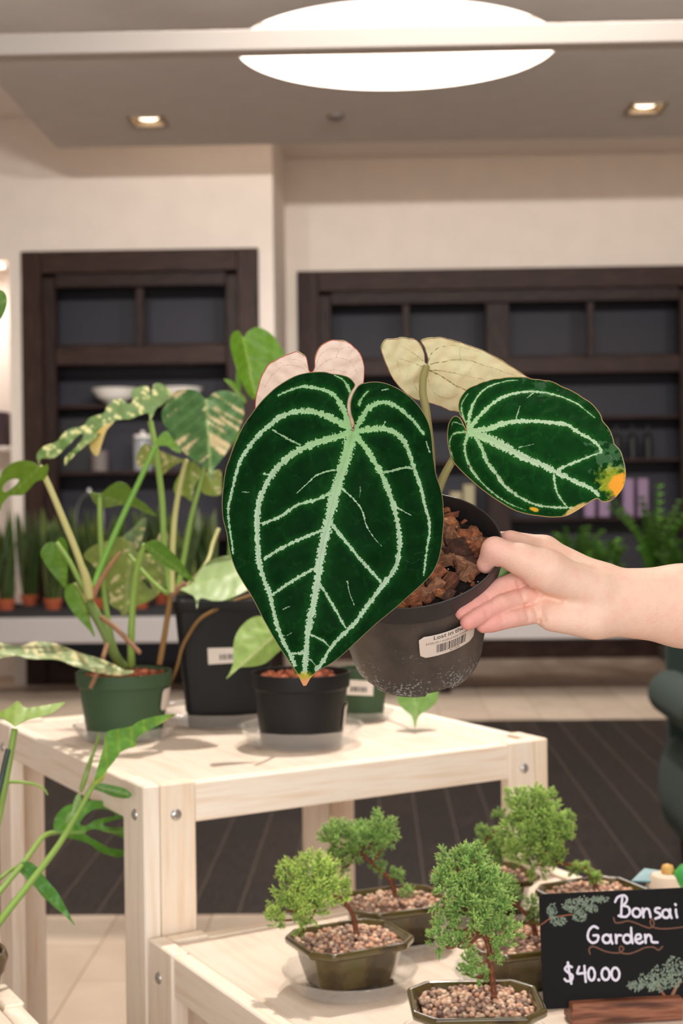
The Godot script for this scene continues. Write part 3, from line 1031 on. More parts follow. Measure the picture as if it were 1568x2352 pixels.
func wooden_table(label: String, corner: Vector3, top: float, zs: float, skip_front := false) -> Node3D:
	# corner: where the leg nearest the tall table's near corner stands; local x runs along the long back edge, local z towards the photographer
	var o := thing("wooden_table", label, "table", Vector3(corner.x, 0, corner.z), "raw pine display tables")
	o.basis = table_turn
	var t := 0.024
	var w := 0.076
	var z0 := minf(0.0, zs * SPAN)
	for sx in [0, 1]:
		for sz in [0, 1]:
			var leg := Node3D.new()
			leg.name = "leg"
			o.add_child(leg, true)
			leg.position = Vector3(sx * SPAN, 0, z0 + sz * SPAN)
			var dx := 1.0 if sx == 0 else -1.0
			var dz := 1.0 if sz == 0 else -1.0
			part("board", box(Vector3(t, top + 0.003, w), 0.002), M["pine_%d" % ((sx + 2 * sz) % 4)], leg, Vector3(dx * t / 2.0, (top + 0.003) / 2.0, dz * w / 2.0))
			part("board", box(Vector3(w - t - 0.0008, top + 0.003, t), 0.002), M["pine_%d" % ((sx + 2 * sz + 1) % 4)], leg, Vector3(dx * (t + 0.0008 + (w - t) / 2.0), (top + 0.003) / 2.0, dz * t / 2.0))
			var dome := lathe([Vector2(0, -0.002), Vector2(0.0082, -0.002), Vector2(0.0082, 0.0), Vector2(0.0066, 0.0022), Vector2(0.0038, 0.0034), Vector2(0.0022, 0.003), Vector2(0, 0.0028)], 20)
			part("bolt", dome, M.bolt_steel, leg, Vector3(-dx * 0.0, top - 0.040, dz * w * 0.42), Basis(Vector3.BACK, dx * PI / 2.0))
			part("bolt", dome, M.bolt_steel, leg, Vector3(dx * w * 0.62, top - 0.040, 0), Basis(Vector3.RIGHT, -dz * PI / 2.0))
	var inset := 0.003
	var h := 0.054
	for sz in [0, 1]:
		var zz = z0 + sz * SPAN + (inset + t / 2.0) * (1.0 if sz == 0 else -1.0)
		part("apron", box(Vector3(h, SPAN - 2.0 * w, t), 0.002), M["pine_%d" % (sz + 1)], o, Vector3(SPAN / 2.0, top - h / 2.0, zz), Basis(Vector3.BACK, PI / 2.0))
	for sx in [0, 1]:
		var xx = sx * SPAN + (inset + t / 2.0) * (1.0 if sx == 0 else -1.0)
		part("apron", box(Vector3(h, SPAN - 2.0 * w, t), 0.002), M["pine_%d" % (sx * 2)], o, Vector3(xx, top - h / 2.0, z0 + SPAN / 2.0), Basis(Vector3.RIGHT, PI / 2.0) * Basis(Vector3.UP, PI / 2.0))
	var inner := SPAN - 2.0 * (inset + t) - 0.002
	part("tabletop", box(Vector3(inner, inner, 0.012), 0.001), M.plywood, o, Vector3(SPAN / 2.0, top - 0.0075, z0 + SPAN / 2.0), Basis(Vector3.RIGHT, -PI / 2.0))
	return o

func tables() -> void:
	var n := on_y(329, 1813, TALL_Y)
	wooden_table("tall pine table with steel bolts carrying the potted climbers", n, TALL_Y, -1.0)
	var p := on_y(342, 2162, LOW_Y)
	wooden_table("low pine table in front of the tall one, carrying the bonsai pots", p, LOW_Y, 1.0)
	var q := on_y(14, 2264, LOW_Y)
	wooden_table("low pine table cut off by the picture's lower corner, under the split-leaf climber", q - table_turn * Vector3(SPAN, 0, 0), LOW_Y, 1.0)

func saucer(label: String, where: Vector3, r: float, h: float, group := "clear plastic saucers") -> void:
	var ripple := func(q: Vector2, a: float, row: int) -> Vector2:
		return Vector2(q.x * (1.0 + (0.012 * cos(a * 14.0) if row > 3 and row < 9 else 0.0)), q.y)
	solo("saucer", label, "saucer", lathe(crisp([Vector2(0, 0), Vector2(r * 0.82, 0), Vector2(r * 0.86, 0.003), Vector2(r * 0.97, h), Vector2(r, h + 0.0008), Vector2(r, h + 0.0018), Vector2(r * 0.962, h + 0.0015), Vector2(r * 0.85, 0.0042), Vector2(r * 0.8, 0.0014), Vector2(0, 0.0014)], 0.0006), 64, ripple), M.clear_plastic, where, Basis.IDENTITY, group)

func round_pot(r0: float, r1: float, h: float, lip: float) -> ArrayMesh:
	return lathe(crisp([Vector2(0, 0.002), Vector2(r0 * 0.9, 0.002), Vector2(r0 * 0.93, 0.0), Vector2(r0, 0.003), Vector2(lerpf(r0, r1, 0.86) - 0.003, h - lip), Vector2(r1 - 0.0012, h - lip + 0.002), Vector2(r1, h - 0.001), Vector2(r1 - 0.001, h), Vector2(r1 - 0.0028, h - 0.001), Vector2(r1 - 0.005, h - lip), Vector2(r0 * 1.02, 0.02), Vector2(0, 0.02)], 0.0008), 64)

func soil_top(parent: Node3D, r: float, y: float, material: Material, lumps: int, size: float, tone: Array) -> void:
	# a mounded bed of mix with loose lumps pressed into it
	var bed := part("potting_mix", lathe([Vector2(0, y - 0.02), Vector2(r, y - 0.02), Vector2(r, y - 0.004), Vector2(r * 0.7, y + 0.001), Vector2(r * 0.35, y - 0.001), Vector2(0, y + 0.002)], 40, func(q: Vector2, a: float, row: int) -> Vector2: return Vector2(q.x, q.y + (0.003 * wobble.get_noise_2d(cos(a) * q.x * 90.0, sin(a) * q.x * 90.0) if row > 1 else 0.0))), material, parent)
	var kinds := []
	for k in 5:
		kinds.append(lump(k + 3, 0.75, 0.55))
	for k in lumps:
		var a := rng.randf() * TAU
		var q := sqrt(rng.randf()) * r * 0.9
		var o := part("lump", kinds[k % 5], M[tone[k % tone.size()]], bed, Vector3(cos(a) * q, y + size * 0.15, sin(a) * q), Basis.from_euler(Vector3(rng.randf() * 0.8, rng.randf() * TAU, rng.randf() * 0.8)).scaled(Vector3.ONE * size * rng.randf_range(0.6, 1.2)))
		o.name = "lump"

var lump_cache := {}
func lump(seed_: int, fy: float, rough: float) -> ArrayMesh:
	# an irregular pebble of unit length with facets
	var key := "%d %f %f" % [seed_, fy, rough]
	if lump_cache.has(key):
		return lump_cache[key]
	var s := Shape.new()
	var r := RandomNumberGenerator.new()
	r.seed = seed_ * 37 + 5
	var rings := 4
	var sides := 7
	var lo := s.add(Vector3(0, -0.5 * fy, 0))
	var idx := []
	for k in range(1, rings):
		var ph := PI * k / rings
		var row := []
		for j in sides:
			var a := TAU * j / sides + k * 0.4
			var q := 1.0 + r.randf_range(-rough, rough) * 0.45
			row.append(s.add(Vector3(sin(ph) * cos(a) * 0.5 * q, -cos(ph) * 0.5 * fy * (1.0 + r.randf_range(-0.2, 0.2)), sin(ph) * sin(a) * 0.42 * q)))
		idx.append(row)
	var hi := s.add(Vector3(0, 0.5 * fy, 0))
	for j in sides:
		s.tri(lo, idx[0][(j + 1) % sides], idx[0][j])
		s.tri(hi, idx[rings - 2][j], idx[rings - 2][(j + 1) % sides])
		for k in rings - 2:
			s.quad(idx[k][j], idx[k][(j + 1) % sides], idx[k + 1][(j + 1) % sides], idx[k + 1][j])
	lump_cache[key] = s.mesh()
	return lump_cache[key]

# flat price sticker wrapped round a pot; bars and lines of small print are thin raised ink
func sticker(parent: Node3D, radius_of: Callable, a0: float, a1: float, y0: float, y1: float, tilt: float, lines: Array, bars: Array, label := "white paper price sticker") -> MeshInstance3D:
	var put := func(u: float, v: float, lift: float) -> Vector3:
		# u, v from 0 to 1 over the sticker
		var a := lerpf(a0, a1, u)
		var y := lerpf(y0, y1, v) + tilt * (u - 0.5)
		var r: float = radius_of.call(y) + lift
		return Vector3(r * sin(a), y, r * cos(a))
	var s := Shape.new()
	var cols := 20
	var rows := 8
	var ring := []
	for face in 2:
		var lift := 0.0007 if face == 0 else 0.0001
		for j in rows + 1:
			for k in cols + 1:
				var u := float(k) / cols
				var v := float(j) / rows
				# rounded corners
				var wide := absf(a1 - a0) * float(radius_of.call((y0 + y1) / 2.0))
				var cr := 0.16 * (y1 - y0)
				var dv := minf(v, 1.0 - v) * (y1 - y0)
				var cutin := (cr - sqrt(maxf(0.0, cr * cr - (cr - dv) * (cr - dv)))) / wide if dv < cr else 0.0
				u = lerpf(cutin, 1.0 - cutin, u)
				ring.append(s.add(put.call(u, v, lift)))
	var n := (rows + 1) * (cols + 1)
	for j in rows:
		for k in cols:
			var i := j * (cols + 1) + k
			s.quad(i, i + 1, i + cols + 2, i + cols + 1)
			s.quad(n + i, n + i + cols + 1, n + i + cols + 2, n + i + 1)
	var rim := []
	for k in cols + 1:
		rim.append(k)
	for j in range(1, rows + 1):
		rim.append(j * (cols + 1) + cols)
	for k in range(cols - 1, -1, -1):
		rim.append(rows * (cols + 1) + k)
	for j in range(rows - 1, 0, -1):
		rim.append(j * (cols + 1))
	for k in rim.size():
		var i: int = rim[k]
		var j: int = rim[(k + 1) % rim.size()]
		s.quad(i, n + i, n + j, j)
	var o := part("sticker", s.mesh(), M.sticker_paper, parent)
	o.set_meta("label", label)
	var ink := Shape.new()
	for b in bars:
		# [u, width, v0, v1]
		var q := []
		for e in [[b[0], b[2]], [b[0] + b[1], b[2]], [b[0] + b[1], b[3]], [b[0], b[3]]]:
			q.append(put.call(e[0], e[1], 0.00085))
		ink.flat(q)
		q.reverse()
		ink.flat(q)
	if ink.v.size():
		part("barcode", ink.mesh(false), M.print_ink, o)
	for l in lines:
		# [text, u of the start, v of the foot, height of the letters in metres]
		var tm := TextMesh.new()
		var fnt := SystemFont.new()
		fnt.font_names = PackedStringArray(["Droid Sans"])
		tm.font = fnt
		tm.font_size = 32
		tm.pixel_size = 0.01
		tm.depth = 0.01
		tm.curve_step = 2.0
		tm.text = l[0]
		tm.horizontal_alignment = HORIZONTAL_ALIGNMENT_LEFT
		tm.vertical_alignment = VERTICAL_ALIGNMENT_BOTTOM
		var arr := tm.surface_get_arrays(0)
		var src: PackedVector3Array = arr[Mesh.ARRAY_VERTEX]
		var k: float = l[3] / 0.24
		var mid_r: float = radius_of.call((y0 + y1) / 2.0)
		var t := Shape.new()
		for p in src:
			var u: float = l[1] + p.x * k / mid_r / (a1 - a0)
			var v: float = l[2] + p.y * k / (y1 - y0)
			t.add(put.call(u, v, 0.0008 + 0.0001 * signf(p.z)))
		var got = arr[Mesh.ARRAY_INDEX]
		if got == null or got.size() == 0:
			got = PackedInt32Array(range(src.size()))
		t.ix = got
		part("lettering", t.mesh(false), M.print_grey if l.size() > 4 else M.print_ink, o)
	return o

func code_bars(u0: float, u1: float, v0: float, v1: float, n: int) -> Array:
	var out := []
	var u := u0
	while u < u1:
		var w = (u1 - u0) / n * [0.35, 0.7, 1.0, 0.35, 0.5][rng.randi() % 5]
		out.append([u, w, v0, v1])
		u += w + (u1 - u0) / n * [0.3, 0.5, 0.9][rng.randi() % 3]
	return out

func shelf_plants() -> void:
	mat("clear_plastic", Color(0.95, 0.94, 0.92, 0.13), 0.08, {"transparency": BaseMaterial3D.TRANSPARENCY_ALPHA})
	mat("green_pot", rgb(66, 90, 64), 0.5, {"metallic_specular": 0.35})
	mat("black_pot", rgb(30, 30, 31), 0.45, {"metallic_specular": 0.35})
	mat("coir", rgb(164, 92, 62), 0.95)
	mat("coir_dark", rgb(126, 66, 44), 0.95)
	mat("sticker_paper", rgb(240, 228, 216), 0.55)
	mat("print_ink", rgb(60, 50, 52), 0.6)
	mat("print_grey", rgb(150, 132, 126), 0.6)
	mat("petiole_green", rgb(140, 176, 84), 0.45, {"subsurf_scatter_enabled": true, "subsurf_scatter_strength": 0.1})
	mat("petiole_pale", rgb(206, 204, 138), 0.45)
	mat("petiole_bright", rgb(122, 178, 72), 0.45)
	mat("stem_green", rgb(120, 146, 78), 0.55)
	mat("root_brown", rgb(138, 104, 58), 0.8)
	mat("twig_brown", rgb(150, 112, 84), 0.8)
	mat("sheath_brown", rgb(166, 116, 90), 0.8)
	# -- green pot with two rooted vines --
	var y := TALL_Y
	var g := on_y(287, 1693, y)
	saucer("clear plastic saucer under the round green pot", g + Vector3(0, 0.0005, 0), 0.085, 0.02)
	var o := thing("potted_monstera", "round green plastic pot with a leggy variegated climber", "plant", g + Vector3(0, 0.002, 0))
	part("pot", round_pot(0.061, 0.0785, 0.107, 0.024), M.green_pot, o)
	soil_top(o, 0.068, 0.099, M.coir, 90, 0.011, ["coir", "coir_dark", "coir"])
	sticker(o, func(yy: float) -> float: return lerpf(0.061, 0.0785, yy / 0.107) + 0.0008, 1.15, 1.75, 0.045, 0.08, 0.0, [], [], "edge of a white sticker")
	var B := [0.0, 1200.0, 2.613]
	var A := [0.0, 720.0, 2.613]
	var C := [160.0, 780.0, 3.409]
	var from := func(k: Array, p: Array) -> Array: return crop(p, k[0], k[1], k[2])
	var one := func(k: Array, x: float, yy: float) -> Vector2: return Vector2(k[0] + x / k[2], k[1] + yy / k[2])
	# thick main stem and its woody bits
	stalk(o, [[200, 1380, 2.24], [222, 1415, 2.245], [245, 1460, 2.25], [260, 1498, 2.26], [285, 1535, 2.28]], 0.009, 0.008, M.stem_green, "stem")
	stalk(o, [[233, 1418, 2.235], [268, 1445, 2.22], [300, 1478, 2.21], [322, 1500, 2.2]], 0.0045, 0.0035, M.twig_brown, "aerial_root")
	stalk(o, [[246, 1480, 2.24], [228, 1535, 2.2], [207, 1581, 2.185]], 0.0042, 0.0034, M.twig_brown, "aerial_root")
	stalk(o, [[276, 1268, 2.25], [245, 1310, 2.235], [222, 1350, 2.23], [212, 1374, 2.235]], 0.002, 0.0062, M.sheath_brown, "sheath")
	stalk(o, [[172, 1265, 2.2], [196, 1320, 2.215], [206, 1372, 2.235]], 0.0022, 0.0095, M.petiole_pale, "sheath")
	# second vine
	stalk(o, [[392, 1366, 2.3], [384, 1420, 2.3], [376, 1470, 2.29], [366, 1527, 2.28]], 0.0045, 0.005, M.root_brown, "stem")
	stalk(o, [[425, 1340, 2.31], [408, 1352, 2.305], [390, 1368, 2.3]], 0.006, 0.007, M.twig_brown, "node")
	var green := lin(96, 142, 40)
	leaf(o, from.call(A, [[235, 915], [190, 890], [130, 882], [70, 900], [20, 940], [0, 985], [-40, 1060], [-60, 1200], [0, 1180], [10, 1150], [60, 1095], [130, 1090], [170, 1060], [215, 1010], [270, 990], [290, 940], [285, 905], [262, 915]]), {"d": 2.2, "gx": -0.3, "gy": 0.4, "rib": [one.call(A, 240, 920), one.call(A, 0, 1150)], "base": lin(112, 152, 42), "holes": [from.call(A, [[15, 1045], [40, 1010], [85, 992], [116, 998], [95, 1030], [55, 1060], [25, 1072]])]})
	stalk(o, [[90, 1070, 2.195], [112, 1115, 2.2], [150, 1205, 2.21], [180, 1280, 2.22], [208, 1372, 2.235]], 0.0046, 0.0056, M.petiole_pale)
	leaf(o, from.call(B, [[335, 118], [290, 120], [255, 150], [243, 190], [260, 230], [300, 290], [350, 350], [385, 392], [400, 395], [402, 340], [405, 260], [405, 160], [395, 110], [370, 88], [350, 100]]), {"d": 2.26, "gx": 0.6, "rib": [one.call(B, 340, 120), one.call(B, 395, 395)], "base": green, "fold": 0.04})
	stalk(o, [[130, 1247, 2.245], [160, 1290, 2.24], [192, 1356, 2.235], [200, 1378, 2.24]], 0.0038, 0.0042, M.petiole_green)
	leaf(o, from.call(B, [[440, 365], [400, 385], [385, 420], [395, 470], [430, 530], [480, 590], [530, 640], [570, 690], [545, 600], [520, 520], [500, 460], [470, 400]]), {"d": 2.2, "gx": 0.5, "rib": [one.call(B, 445, 365), one.call(B, 565, 685)], "base": green, "fold": 0.03})
	stalk(o, [[171, 1341, 2.2], [184, 1365, 2.215], [200, 1385, 2.24]], 0.0034, 0.004, M.petiole_pale)
	leaf(o, from.call(B, [[800, 890], [740, 885], [680, 850], [590, 815], [500, 790], [420, 760], [340, 730], [240, 715], [180, 722], [130, 740], [60, 738], [0, 722], [-60, 720], [-60, 815], [0, 815], [100, 800], [180, 820], [300, 820], [370, 830], [440, 860], [540, 890], [640, 912], [720, 918], [790, 905]]), {"d": 2.15, "gx": 0.35, "gy": -0.9, "rib": [one.call(B, 800, 895), one.call(B, -60, 770)], "base": lin(132, 152, 104), "cream": 0.5, "cream_color": lin(222, 212, 160), "seed": 4.0, "fold": 0.06}, "leaf", "long drooping leaf with cream patches")
	leaf(o, from.call(A, [[600, 1085], [540, 1070], [545, 1100], [580, 1150], [640, 1165], [720, 1150], [800, 1160], [880, 1200], [940, 1215], [880, 1150], [820, 1110], [790, 1060], [760, 1025], [710, 1012], [660, 1035], [620, 1070]]), {"d": 2.33, "gy": 0.8, "rib": [one.call(A, 600, 1090), one.call(A, 940, 1212)], "base": lin(102, 140, 48)})
	stalk(o, [[229, 1134, 2.33], [231, 1230, 2.32], [238, 1340, 2.3], [250, 1440, 2.29], [275, 1535, 2.285]], 0.0044, 0.0052, M.petiole_green)
	leaf(o, from.call(B, [[870, 130], [920, 105], [960, 115], [1020, 165], [1080, 230], [1130, 300], [1165, 355], [1110, 330], [1040, 290], [970, 250], [900, 190], [868, 150]]), {"d": 2.2, "gx": 0.4, "gy": 0.5, "rib": [one.call(B, 870, 130), one.call(B, 1165, 355)], "base": lin(92, 146, 44)})
	stalk(o, [[332, 1250, 2.2], [316, 1300, 2.21], [306, 1372, 2.225], [301, 1468, 2.24], [302, 1530, 2.265]], 0.0046, 0.0062, M.petiole_green)
	leaf(o, from.call(A, [[930, 790], [960, 730], [1000, 705], [1030, 740], [1090, 830], [1050, 830], [1000, 795]]), {"d": 2.27, "rib": [one.call(A, 930, 790), one.call(A, 1085, 828)], "base": lin(112, 162, 52)})
	stalk(o, [[357, 1025, 2.265], [320, 1105, 2.26], [280, 1190, 2.255], [245, 1270, 2.245], [222, 1330, 2.235], [212, 1375, 2.238]], 0.0042, 0.0058, M.petiole_bright)
	# variegated crown of the second vine
	var varieg := from.call(A, [[900, 650], [890, 600], [840, 610], [780, 635], [700, 640], [640, 690], [560, 760], [480, 820], [420, 880], [392, 915], [388, 890], [395, 860], [450, 810], [500, 740], [480, 725], [400, 800], [330, 865], [250, 870], [235, 905], [220, 850], [260, 800], [340, 770], [380, 720], [430, 690], [500, 675], [540, 625], [620, 600], [640, 560], [690, 515], [730, 515], [770, 545], [800, 520], [785, 490], [800, 455], [840, 440], [890, 440], [905, 500], [920, 430], [960, 420], [1010, 450], [1025, 480], [985, 540], [940, 570], [915, 620]])
	leaf(o, varieg, {"d": 2.36, "gx": -0.2, "gy": -0.9, "rib": [one.call(A, 905, 620), one.call(A, 240, 890)], "base": lin(80, 116, 44), "cream": 0.2, "slow": 1.6, "cream_color": lin(226, 222, 158), "seed": 2.0, "fold": 0.03, "step": 5.0}, "leaf", "mottled leaf with deep cuts")
	leaf(o, from.call(A, [[680, 655], [640, 700], [615, 770], [585, 855], [548, 825], [540, 780], [580, 715], [630, 670]]), {"d": 2.34, "rib": [one.call(A, 660, 670), one.call(A, 580, 850)], "base": lin(232, 206, 124), "light": lin(240, 220, 150)}, "leaf", "yellow curled leaf lobe")
	stalk(o, [[345, 968, 2.36], [357, 1030, 2.35], [372, 1150, 2.335], [378, 1260, 2.32], [392, 1366, 2.3]], 0.0046, 0.0058, M.petiole_green)
	leaf(o, from.call(A, [[1115, 880], [1050, 860], [980, 830], [920, 810], [870, 780], [830, 830], [818, 880], [830, 910], [860, 935], [910, 900], [950, 950], [980, 968], [1020, 930], [1070, 900]]), {"d": 2.37, "gx": -0.3, "rib": [one.call(A, 1115, 880), one.call(A, 825, 870)], "base": lin(150, 160, 82), "cream": 0.3, "seed": 6.0})
	stalk(o, [[428, 1056, 2.36], [412, 1120, 2.345], [400, 1200, 2.33], [395, 1290, 2.315], [396, 1362, 2.3]], 0.0042, 0.0056, M.petiole_pale)
	leaf(o, from.call(A, [[1140, 890], [1080, 960], [1045, 1030], [1048, 1080], [1110, 1100], [1150, 1128], [1165, 1050], [1205, 960], [1190, 910]]), {"d": 2.42, "rib": [one.call(A, 1150, 900), one.call(A, 1150, 1125)], "base": lin(138, 160, 66), "cream": 0.05, "seed": 8.0})
	leaf(o, from.call(A, [[1210, 970], [1200, 1040], [1230, 1085], [1320, 1090], [1330, 1000], [1320, 940], [1250, 950]]), {"d": 2.44, "rib": [one.call(A, 1240, 950), one.call(A, 1300, 1085)], "base": lin(150, 168, 78), "cream": 0.05, "seed": 11.0})
	leaf(o, from.call(C, [[1065, 465], [1030, 430], [980, 395], [900, 390], [830, 405], [780, 450], [750, 510], [720, 570], [730, 650], [780, 720], [830, 800], [880, 870], [960, 940], [1040, 990], [1080, 1020], [1105, 1100], [1130, 1010], [1170, 960], [1230, 880], [1280, 790], [1330, 690], [1360, 600], [1362, 520], [1330, 450], [1270, 410], [1200, 400], [1130, 415], [1090, 450]]), {"d": 2.28, "gx": 0.1, "gy": -0.35, "rib": [one.call(C, 1068, 470), one.call(C, 1105, 1080)], "base": lin(72, 116, 62), "light": lin(150, 178, 104), "cream": 0.16, "slow": 0.5, "speck": 0.2, "cream_color": lin(226, 206, 160), "seed": 3.0, "fold": 0.03, "step": 5.0}, "leaf", "heart leaf with cream stripes")
	stalk(o, [[474, 925, 2.3], [476, 1010, 2.33], [468, 1080, 2.345], [441, 1180, 2.34], [424, 1270, 2.325], [408, 1352, 2.305]], 0.0036, 0.005, M.petiole_green)
	leaf(o, from.call(B, [[1080, 400], [1150, 370], [1180, 320], [1230, 250], [1300, 215], [1380, 205], [1450, 260], [1490, 330], [1500, 390], [1440, 430], [1350, 465], [1280, 470], [1200, 455], [1182, 520], [1168, 450], [1120, 420]]), {"d": 2.27, "gy": -1.2, "rib": [one.call(B, 1460, 290), one.call(B, 1085, 402)], "base": lin(148, 174, 112), "cream": 0.0, "seed": 5.0}, "leaf", "pale broad leaf over the black pot")
	leaf(o, from.call(B, [[500, 200], [560, 140], [640, 110], [740, 90], [830, 180], [900, 190], [1000, 280], [1020, 350], [960, 420], [900, 470], [800, 510], [760, 550], [740, 575], [718, 530], [660, 490], [640, 380], [560, 260]]), {"d": 2.42, "gy": -0.2, "rib": [one.call(B, 775, 190), one.call(B, 745, 570)], "base": lin(134, 152, 70), "cream": 0.01, "seed": 9.0, "holes": [from.call(B, [[850, 345], [880, 340], [905, 375], [915, 400], [885, 385]])]}, "leaf", "large olive mottled leaf")
	stalk(o, [[297, 1275, 2.415], [330, 1315, 2.38], [365, 1350, 2.33], [392, 1368, 2.3]], 0.003, 0.004, M.petiole_green)
	leaf(o, from.call(B, [[680, 130], [740, 80], [800, 30], [860, -30], [880, 0], [840, 130], [800, 190], [740, 200]]), {"d": 2.45, "rib": [one.call(B, 690, 150), one.call(B, 870, -20)], "base": lin(112, 140, 86), "cream": 0.15, "seed": 12.0})
	leaf(o, from.call(B, [[930, 150], [960, 60], [990, 20], [1010, 100], [1000, 190], [960, 215]]), {"d": 2.46, "rib": [one.call(B, 970, 200), one.call(B, 985, 30)], "base": lin(188, 180, 122), "cream": 0.4, "seed": 14.0})
	stalk(o, [[502, 1215, 2.42], [488, 1250, 2.4], [476, 1290, 2.37], [440, 1335, 2.33], [408, 1353, 2.305]], 0.0034, 0.0036, M.petiole_pale)
	# -- tall square black pot --
	var b := on_y(520, 1655, y)
	saucer("clear plastic saucer under the square black pot", b + Vector3(0, 0.0005, 0), 0.118, 0.024)
	var q := thing("potted_philodendron", "tall square black pot with one upright bright green leaf", "plant", b + Vector3(0, 0.002, 0))
	q.rotation.y = 0.12
	var sq := Shape.new()
	var levels := [[0.0, 0.066, 0.012], [0.024, 0.068, 0.012], [0.0245, 0.07, 0.012], [0.195, 0.0855, 0.014], [0.1955, 0.0895, 0.015], [0.214, 0.0905, 0.015], [0.215, 0.0895, 0.015], [0.2145, 0.086, 0.014], [0.19, 0.083, 0.013], [0.185, 0.0, 0.0]]
	var rows := []
	var centre := sq.add(Vector3.ZERO)
	for l in levels:
		var row := []
		for c in 4:
			for e in 5:
				var a := PI / 2.0 * c + PI / 2.0 * e / 4.0
				var corner := Vector2([1, -1, -1, 1][c], [1, 1, -1, -1][c]) * maxf(0.0, l[1] - l[2])
				row.append(sq.add(Vector3(corner.x + cos(a) * l[2], l[0], corner.y + sin(a) * l[2])))
		rows.append(row)
	for k in rows.size() - 1:
		for j in 20:
			sq.quad(rows[k][j], rows[k][(j + 1) % 20], rows[k + 1][(j + 1) % 20], rows[k + 1][j])
	for j in 20:
		sq.tri(centre, rows[0][(j + 1) % 20], rows[0][j])
	part("pot", sq.mesh(), M.black_pot, q)
	part("potting_mix", box(Vector3(0.162, 0.016, 0.162), 0.006), M.soil, q, Vector3(0, 0.192, 0))
	var card := part("sticker", box(Vector3(0.066, 0.028, 0.0006), 0.0002), M.sticker_paper, q, Vector3(0.002, 0.122, 0.0808), Basis(Vector3.RIGHT, -0.09) * Basis(Vector3.BACK, 0.04))
	var bars := Shape.new()
	var u := -0.012
	while u < 0.014:
		var w = [0.0008, 0.0016, 0.0024][rng.randi() % 3]
		box_into(bars, Vector3(w, 0.009, 0.0004), 0.0001, Transform3D(Basis.IDENTITY, Vector3(u, -0.003, 0.0004)))
		u += w + 0.0011
	part("barcode", bars.mesh(false), M.print_ink, card)
	q.rotation.y = 0.0
	for ch in q.get_children():
		ch.transform = Transform3D(Basis(Vector3.UP, 0.12), Vector3.ZERO) * ch.transform
	var E := [480.0, 720.0, 2.613]
	leaf(q, from.call(E, [[205, 145], [180, 105], [150, 108], [130, 140], [127, 190], [145, 270], [170, 350], [200, 420], [240, 490], [275, 515], [300, 440], [330, 370], [400, 290], [455, 255], [430, 200], [380, 130], [320, 90], [270, 85], [225, 115]]), {"d": 2.43, "gx": -0.1, "rib": [one.call(E, 205, 148), one.call(E, 280, 512)], "base": lin(106, 158, 32), "light": lin(164, 200, 72), "fold": 0.025, "step": 5.0})
	stalk(q, [[559, 782, 2.44], [548, 850, 2.46], [546, 930, 2.48], [535, 1150, 2.5], [525, 1360, 2.5], [522, 1405, 2.5]], 0.0042, 0.0062, M.petiole_bright)
	leaf(q, from.call(E, [[88, 395], [130, 400], [165, 430], [180, 470], [215, 500], [222, 535], [185, 530], [165, 490], [140, 450]]), {"d": 2.45, "rib": [one.call(E, 170, 480), one.call(E, 90, 396)], "base": lin(110, 158, 40)})
	stalk(q, [[640, 1362, 2.47], [600, 1364, 2.44], [551, 1376, 2.4], [517, 1391, 2.37], [482, 1407, 2.35], [455, 1426, 2.34], [432, 1460, 2.335], [417, 1491, 2.335], [406, 1533, 2.335], [388, 1575, 2.34]], 0.0036, 0.0028, M.root_brown, "aerial_root")
	# -- low round black pot --
	var c := on_y(692, 1706, y)
	saucer("wide clear plastic saucer under the round black pot", c + Vector3(0, 0.0005, 0), 0.1, 0.027)
	var r := thing("potted_philodendron", "low round black pot with a pale drip-tipped leaf over its rim", "plant", c + Vector3(0, 0.002, 0))
	part("pot", round_pot(0.0645, 0.079, 0.112, 0.026), M.black_pot, r)
	soil_top(r, 0.069, 0.104, M.coir, 80, 0.011, ["coir", "coir_dark", "coir"])
	sticker(r, func(yy: float) -> float: return lerpf(0.0645, 0.079, yy / 0.112) + 0.0008, 1.3, 1.9, 0.02, 0.06, 0.0, [], [], "edge of a white sticker")
	var G := [360.0, 1340.0, 2.613]
	leaf(r, from.call(G, [[700, 250], [660, 205], [600, 197], [540, 225], [490, 280], [465, 340], [458, 400], [460, 470], [440, 530], [415, 575], [470, 530], [500, 505], [570, 500], [650, 480], [720, 420], [760, 380], [750, 320]]), {"d": 2.1, "gx": 0.2, "gy": -0.3, "rib": [one.call(G, 720, 300), one.call(G, 418, 572)], "base": lin(142, 174, 84), "light": lin(196, 206, 140), "cream": 0.0, "seed": 15.0, "step": 5.0})
	stalk(r, [[636, 1455, 2.1], [660, 1490, 2.14], [676, 1530, 2.19], [684, 1560, 2.23]], 0.003, 0.004, M.petiole_green)
	# -- small green pot behind, with a leaf hanging past the held pot --
	var d := on_y(836, 1650, y)
	saucer("small clear plastic saucer under the little green pot", d + Vector3(0, 0.0005, 0), 0.052, 0.014)
	var s := thing("potted_pothos", "little green pot half hidden behind the held pot, one leaf hanging", "plant", d + Vector3(0, 0.002, 0))
	part("pot", round_pot(0.034, 0.046, 0.088, 0.018), M.green_pot, s)
	part("potting_mix", lathe([Vector2(0, 0.07), Vector2(0.042, 0.07), Vector2(0.042, 0.08), Vector2(0, 0.083)], 24), M.soil, s)
	var sl := part("sticker", box(Vector3(0.05, 0.026, 0.0006), 0.0002), M.sticker_paper, s, Vector3(-0.008, 0.058, 0.0432), Basis(Vector3.RIGHT, -0.13) * Basis(Vector3.BACK, -0.05))
	var bb := Shape.new()
	u = -0.014
	while u < 0.014:
		var w = [0.0008, 0.0016, 0.0022][rng.randi() % 3]
		box_into(bb, Vector3(w, 0.009, 0.0004), 0.0001, Transform3D(Basis.IDENTITY, Vector3(u, -0.003, 0.0004)))
		u += w + 0.0011
	part("barcode", bb.mesh(false), M.print_ink, sl)
